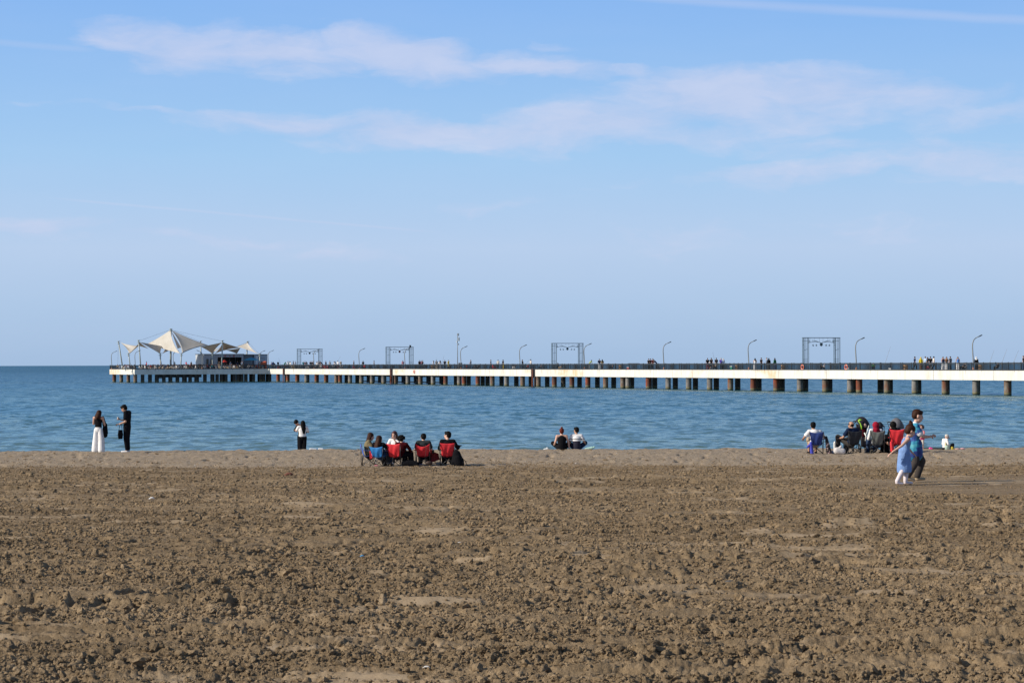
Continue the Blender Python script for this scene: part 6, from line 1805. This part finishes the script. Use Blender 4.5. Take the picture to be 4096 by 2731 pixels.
# bicycles, cool boxes and folding chairs among the anglers
def bicycle(px, y, label):
    g = empty('bicycle', pt(t_at(px, y), y, DECK), PROT); tag(g, label, 'bicycle')
    fm = mat('bike_grey', (.18, .18, .18), .4)
    for yy in (-.5, .5):
        B = MB(); torus(B, (0, yy, .34), .32, .02, n=16, m_=5); B.build('wheel', fm, g, True)
    B = MB(); B.tube([(0, -.5, .34), (0, -.15, .80), (0, .38, .85), (0, .0, .34), (0, -.5, .34)], .018, 5); B.tube([(0, .5, .34), (0, .38, .98)], .018, 5); B.tube([(-.22, .38, 1.0), (.22, .38, 1.0)], .014, 5); B.tube([(0, 0, .34), (0, -.18, .92)], .016, 5); B.build('frame', mat('bike_teal', (.3, .36, .36), .4), g, True)
    B = MB(); B.box((-.06, -.3, .92), (.06, -.06, .97)); B.build('saddle', railm, g)
bicycle(1424, 1.6, 'bicycle beside the walker between the two left arches')
bicycle(1505, 2.4, 'pale bicycle left of the second arch'); bicycle(2640, 1.6, 'bicycle leaning just left of the first clear lamp')
bicycle(2255, 2.0, 'bicycle parked inside the third arch'); bicycle(1372, 1.8, 'bicycle right of the crowd at the leftmost arch')
def coolbox(px, y, m, w, h, nm, label, cat):
    g = empty(nm, pt(t_at(px, y), y, DECK), PROT + .3); tag(g, label, cat)
    B = MB(); B.box((-w / 2, -w / 3, 0), (w / 2, w / 3, h * .8)); B.build('body', m, g)
    B = MB(); B.box((-w / 2 - .02, -w / 3 - .02, h * .803), (w / 2 + .02, w / 3 + .02, h)); B.build('lid', CL['white'], g)
coolbox(3560, 2.0, mat('bag_pale', (.6, .62, .6), .6), .35, .3, 'cool_box', 'small white cool box right of the seated person in green', 'box')
coolbox(2925, 2.2, mat('chair_green_teal', (.02, .35, .24), .6), .5, .62, 'green_stool', 'bright green box seat beside the tan bin', 'box')
coolbox(2514, 2.4, mat('box_red', (.5, .03, .03), .6), .5, .45, 'red_box', 'red box by the black tarpaulin right of the third arch', 'box')
coolbox(3392, 1.8, mat('bag_pale'), .3, .35, 'cool_box', 'white box under the lifebuoy right of the rightmost arch', 'box')
g = empty('tarpaulin', pt(t_at(2535, 3), 3, DECK), PROT); tag(g, 'low black tarpaulin shelter right of the third arch', 'tarpaulin')
B = MB(); B.grid([[(-1.2 + 2.4 * u, -.8 + 1.6 * v, .98 + .12 * math.sin(math.pi * u)) for u in np.linspace(0, 1, 7)] for v in np.linspace(0, 1, 4)], .03); B.build('sheet', dk, g, True)
for x in (-1.15, 1.15):
    for y in (-.75, .75):
        B = MB(); B.tube([(x, y, 0), (x, y, .98)], .02, 5); B.build('pole', railm, g)

# ------------------------------------------------------------------ café terrace: tables, white chairs, guests
def chair_mesh():
    B = MB(); B.box((-.22, -.22, .42), (.22, .22, .46))
    B.grid([[(.22 * u, -.22 - .05 * v, .46 + .40 * v) for u in (-1, 0, 1)] for v in (0, .5, 1)], .03)
    for x in (-.2, .2):
        for y in (-.2, .2): B.box((x - .02, y - .02, 0), (x + .02, y + .02, .42))
        B.box((x - .02, -.2, .62), (x + .02, .18, .65))
    me = B.mesh('chair'); me.materials.append(CL['white']); return me
def table_mesh():
    B = MB(); B.lathe([(.42, .72), (.42, .75)], 12); B.lathe([(.03, 0), (.03, .72)], 6); B.lathe([(.25, 0), (.25, .03)], 8)
    me = B.mesh('table'); me.materials.append(CL['offwhite']); return me
CH, TB = chair_mesh(), table_mesh()
r_ = random.Random(21)
zones = [(470, 545, 'by the leaning masts'), (560, 640, 'near the left low mast'), (640, 730, 'around the central mast'), (730, 815, 'just left of the café'), (815, 1065, 'before the café front')]
tops = ['black', 'white', 'red', 'charcoal', 'navy', 'grey', 'olive', 'maroon', 'darkgrey', 'black', 'darkred', 'black', 'brown', 'offwhite', 'denim', 'teal']
def plate(px, x): return pt(x, y_at(px, x), DECK)
for (a, b, zn) in zones:
    px = a
    step = {470: 7.5, 560: 5.5, 640: 4.0, 730: 3.2, 815: 5.5}[a]
    while px < b:
        x = -r_.uniform(1.1, 9.0) if a < 800 else -r_.uniform(1.1, 7.0)
        c = plate(px, x)
        kind = r_.choice(('sit', 'sitlong', 'sit', 'stand') if r_.random() < .6 else ('sit', 'sitlong'))
        rz = r_.uniform(0, 6.28); tp = r_.choice(tops)
        fair = r_.choice(('tan', 'fair'))
        bt = r_.choice(('black', 'denim', 'grey', 'beige')); hr = r_.choice(('black', 'brown', 'light'))
        o = fig(kind, c, rz, tp, bt, hr, fair, 1.12)
        verb = 'standing' if kind == 'stand' else 'seated'
        cw = CW.get(tp, tp); lb = once(f'{hr}-haired person in {cw} and {bt}, {verb} on the terrace {zn}')
        tag(o, lb, 'person', 'guests on the café terrace')
        if kind != 'stand':
            q = bpy.data.objects.new('cafe_chair', CH); C.objects.link(q); q.location = c; q.rotation_euler = (0, 0, rz)
            lb = once(f'white chair under {hr}-haired guest in {cw} and {bt} {zn}'); tag(q, lb, 'chair', 'white plastic chairs on the terrace')
        if r_.random() < .4:
            q = bpy.data.objects.new('cafe_table', TB); C.objects.link(q); q.location = c + V((-math.sin(rz) * .75, math.cos(rz) * .75, 0)); lb = once(f'round table by {hr}-haired guest in {cw} and {bt} {zn}'); tag(q, lb, 'table', 'round tables on the terrace')
        px += step * r_.uniform(.6, 1.4)
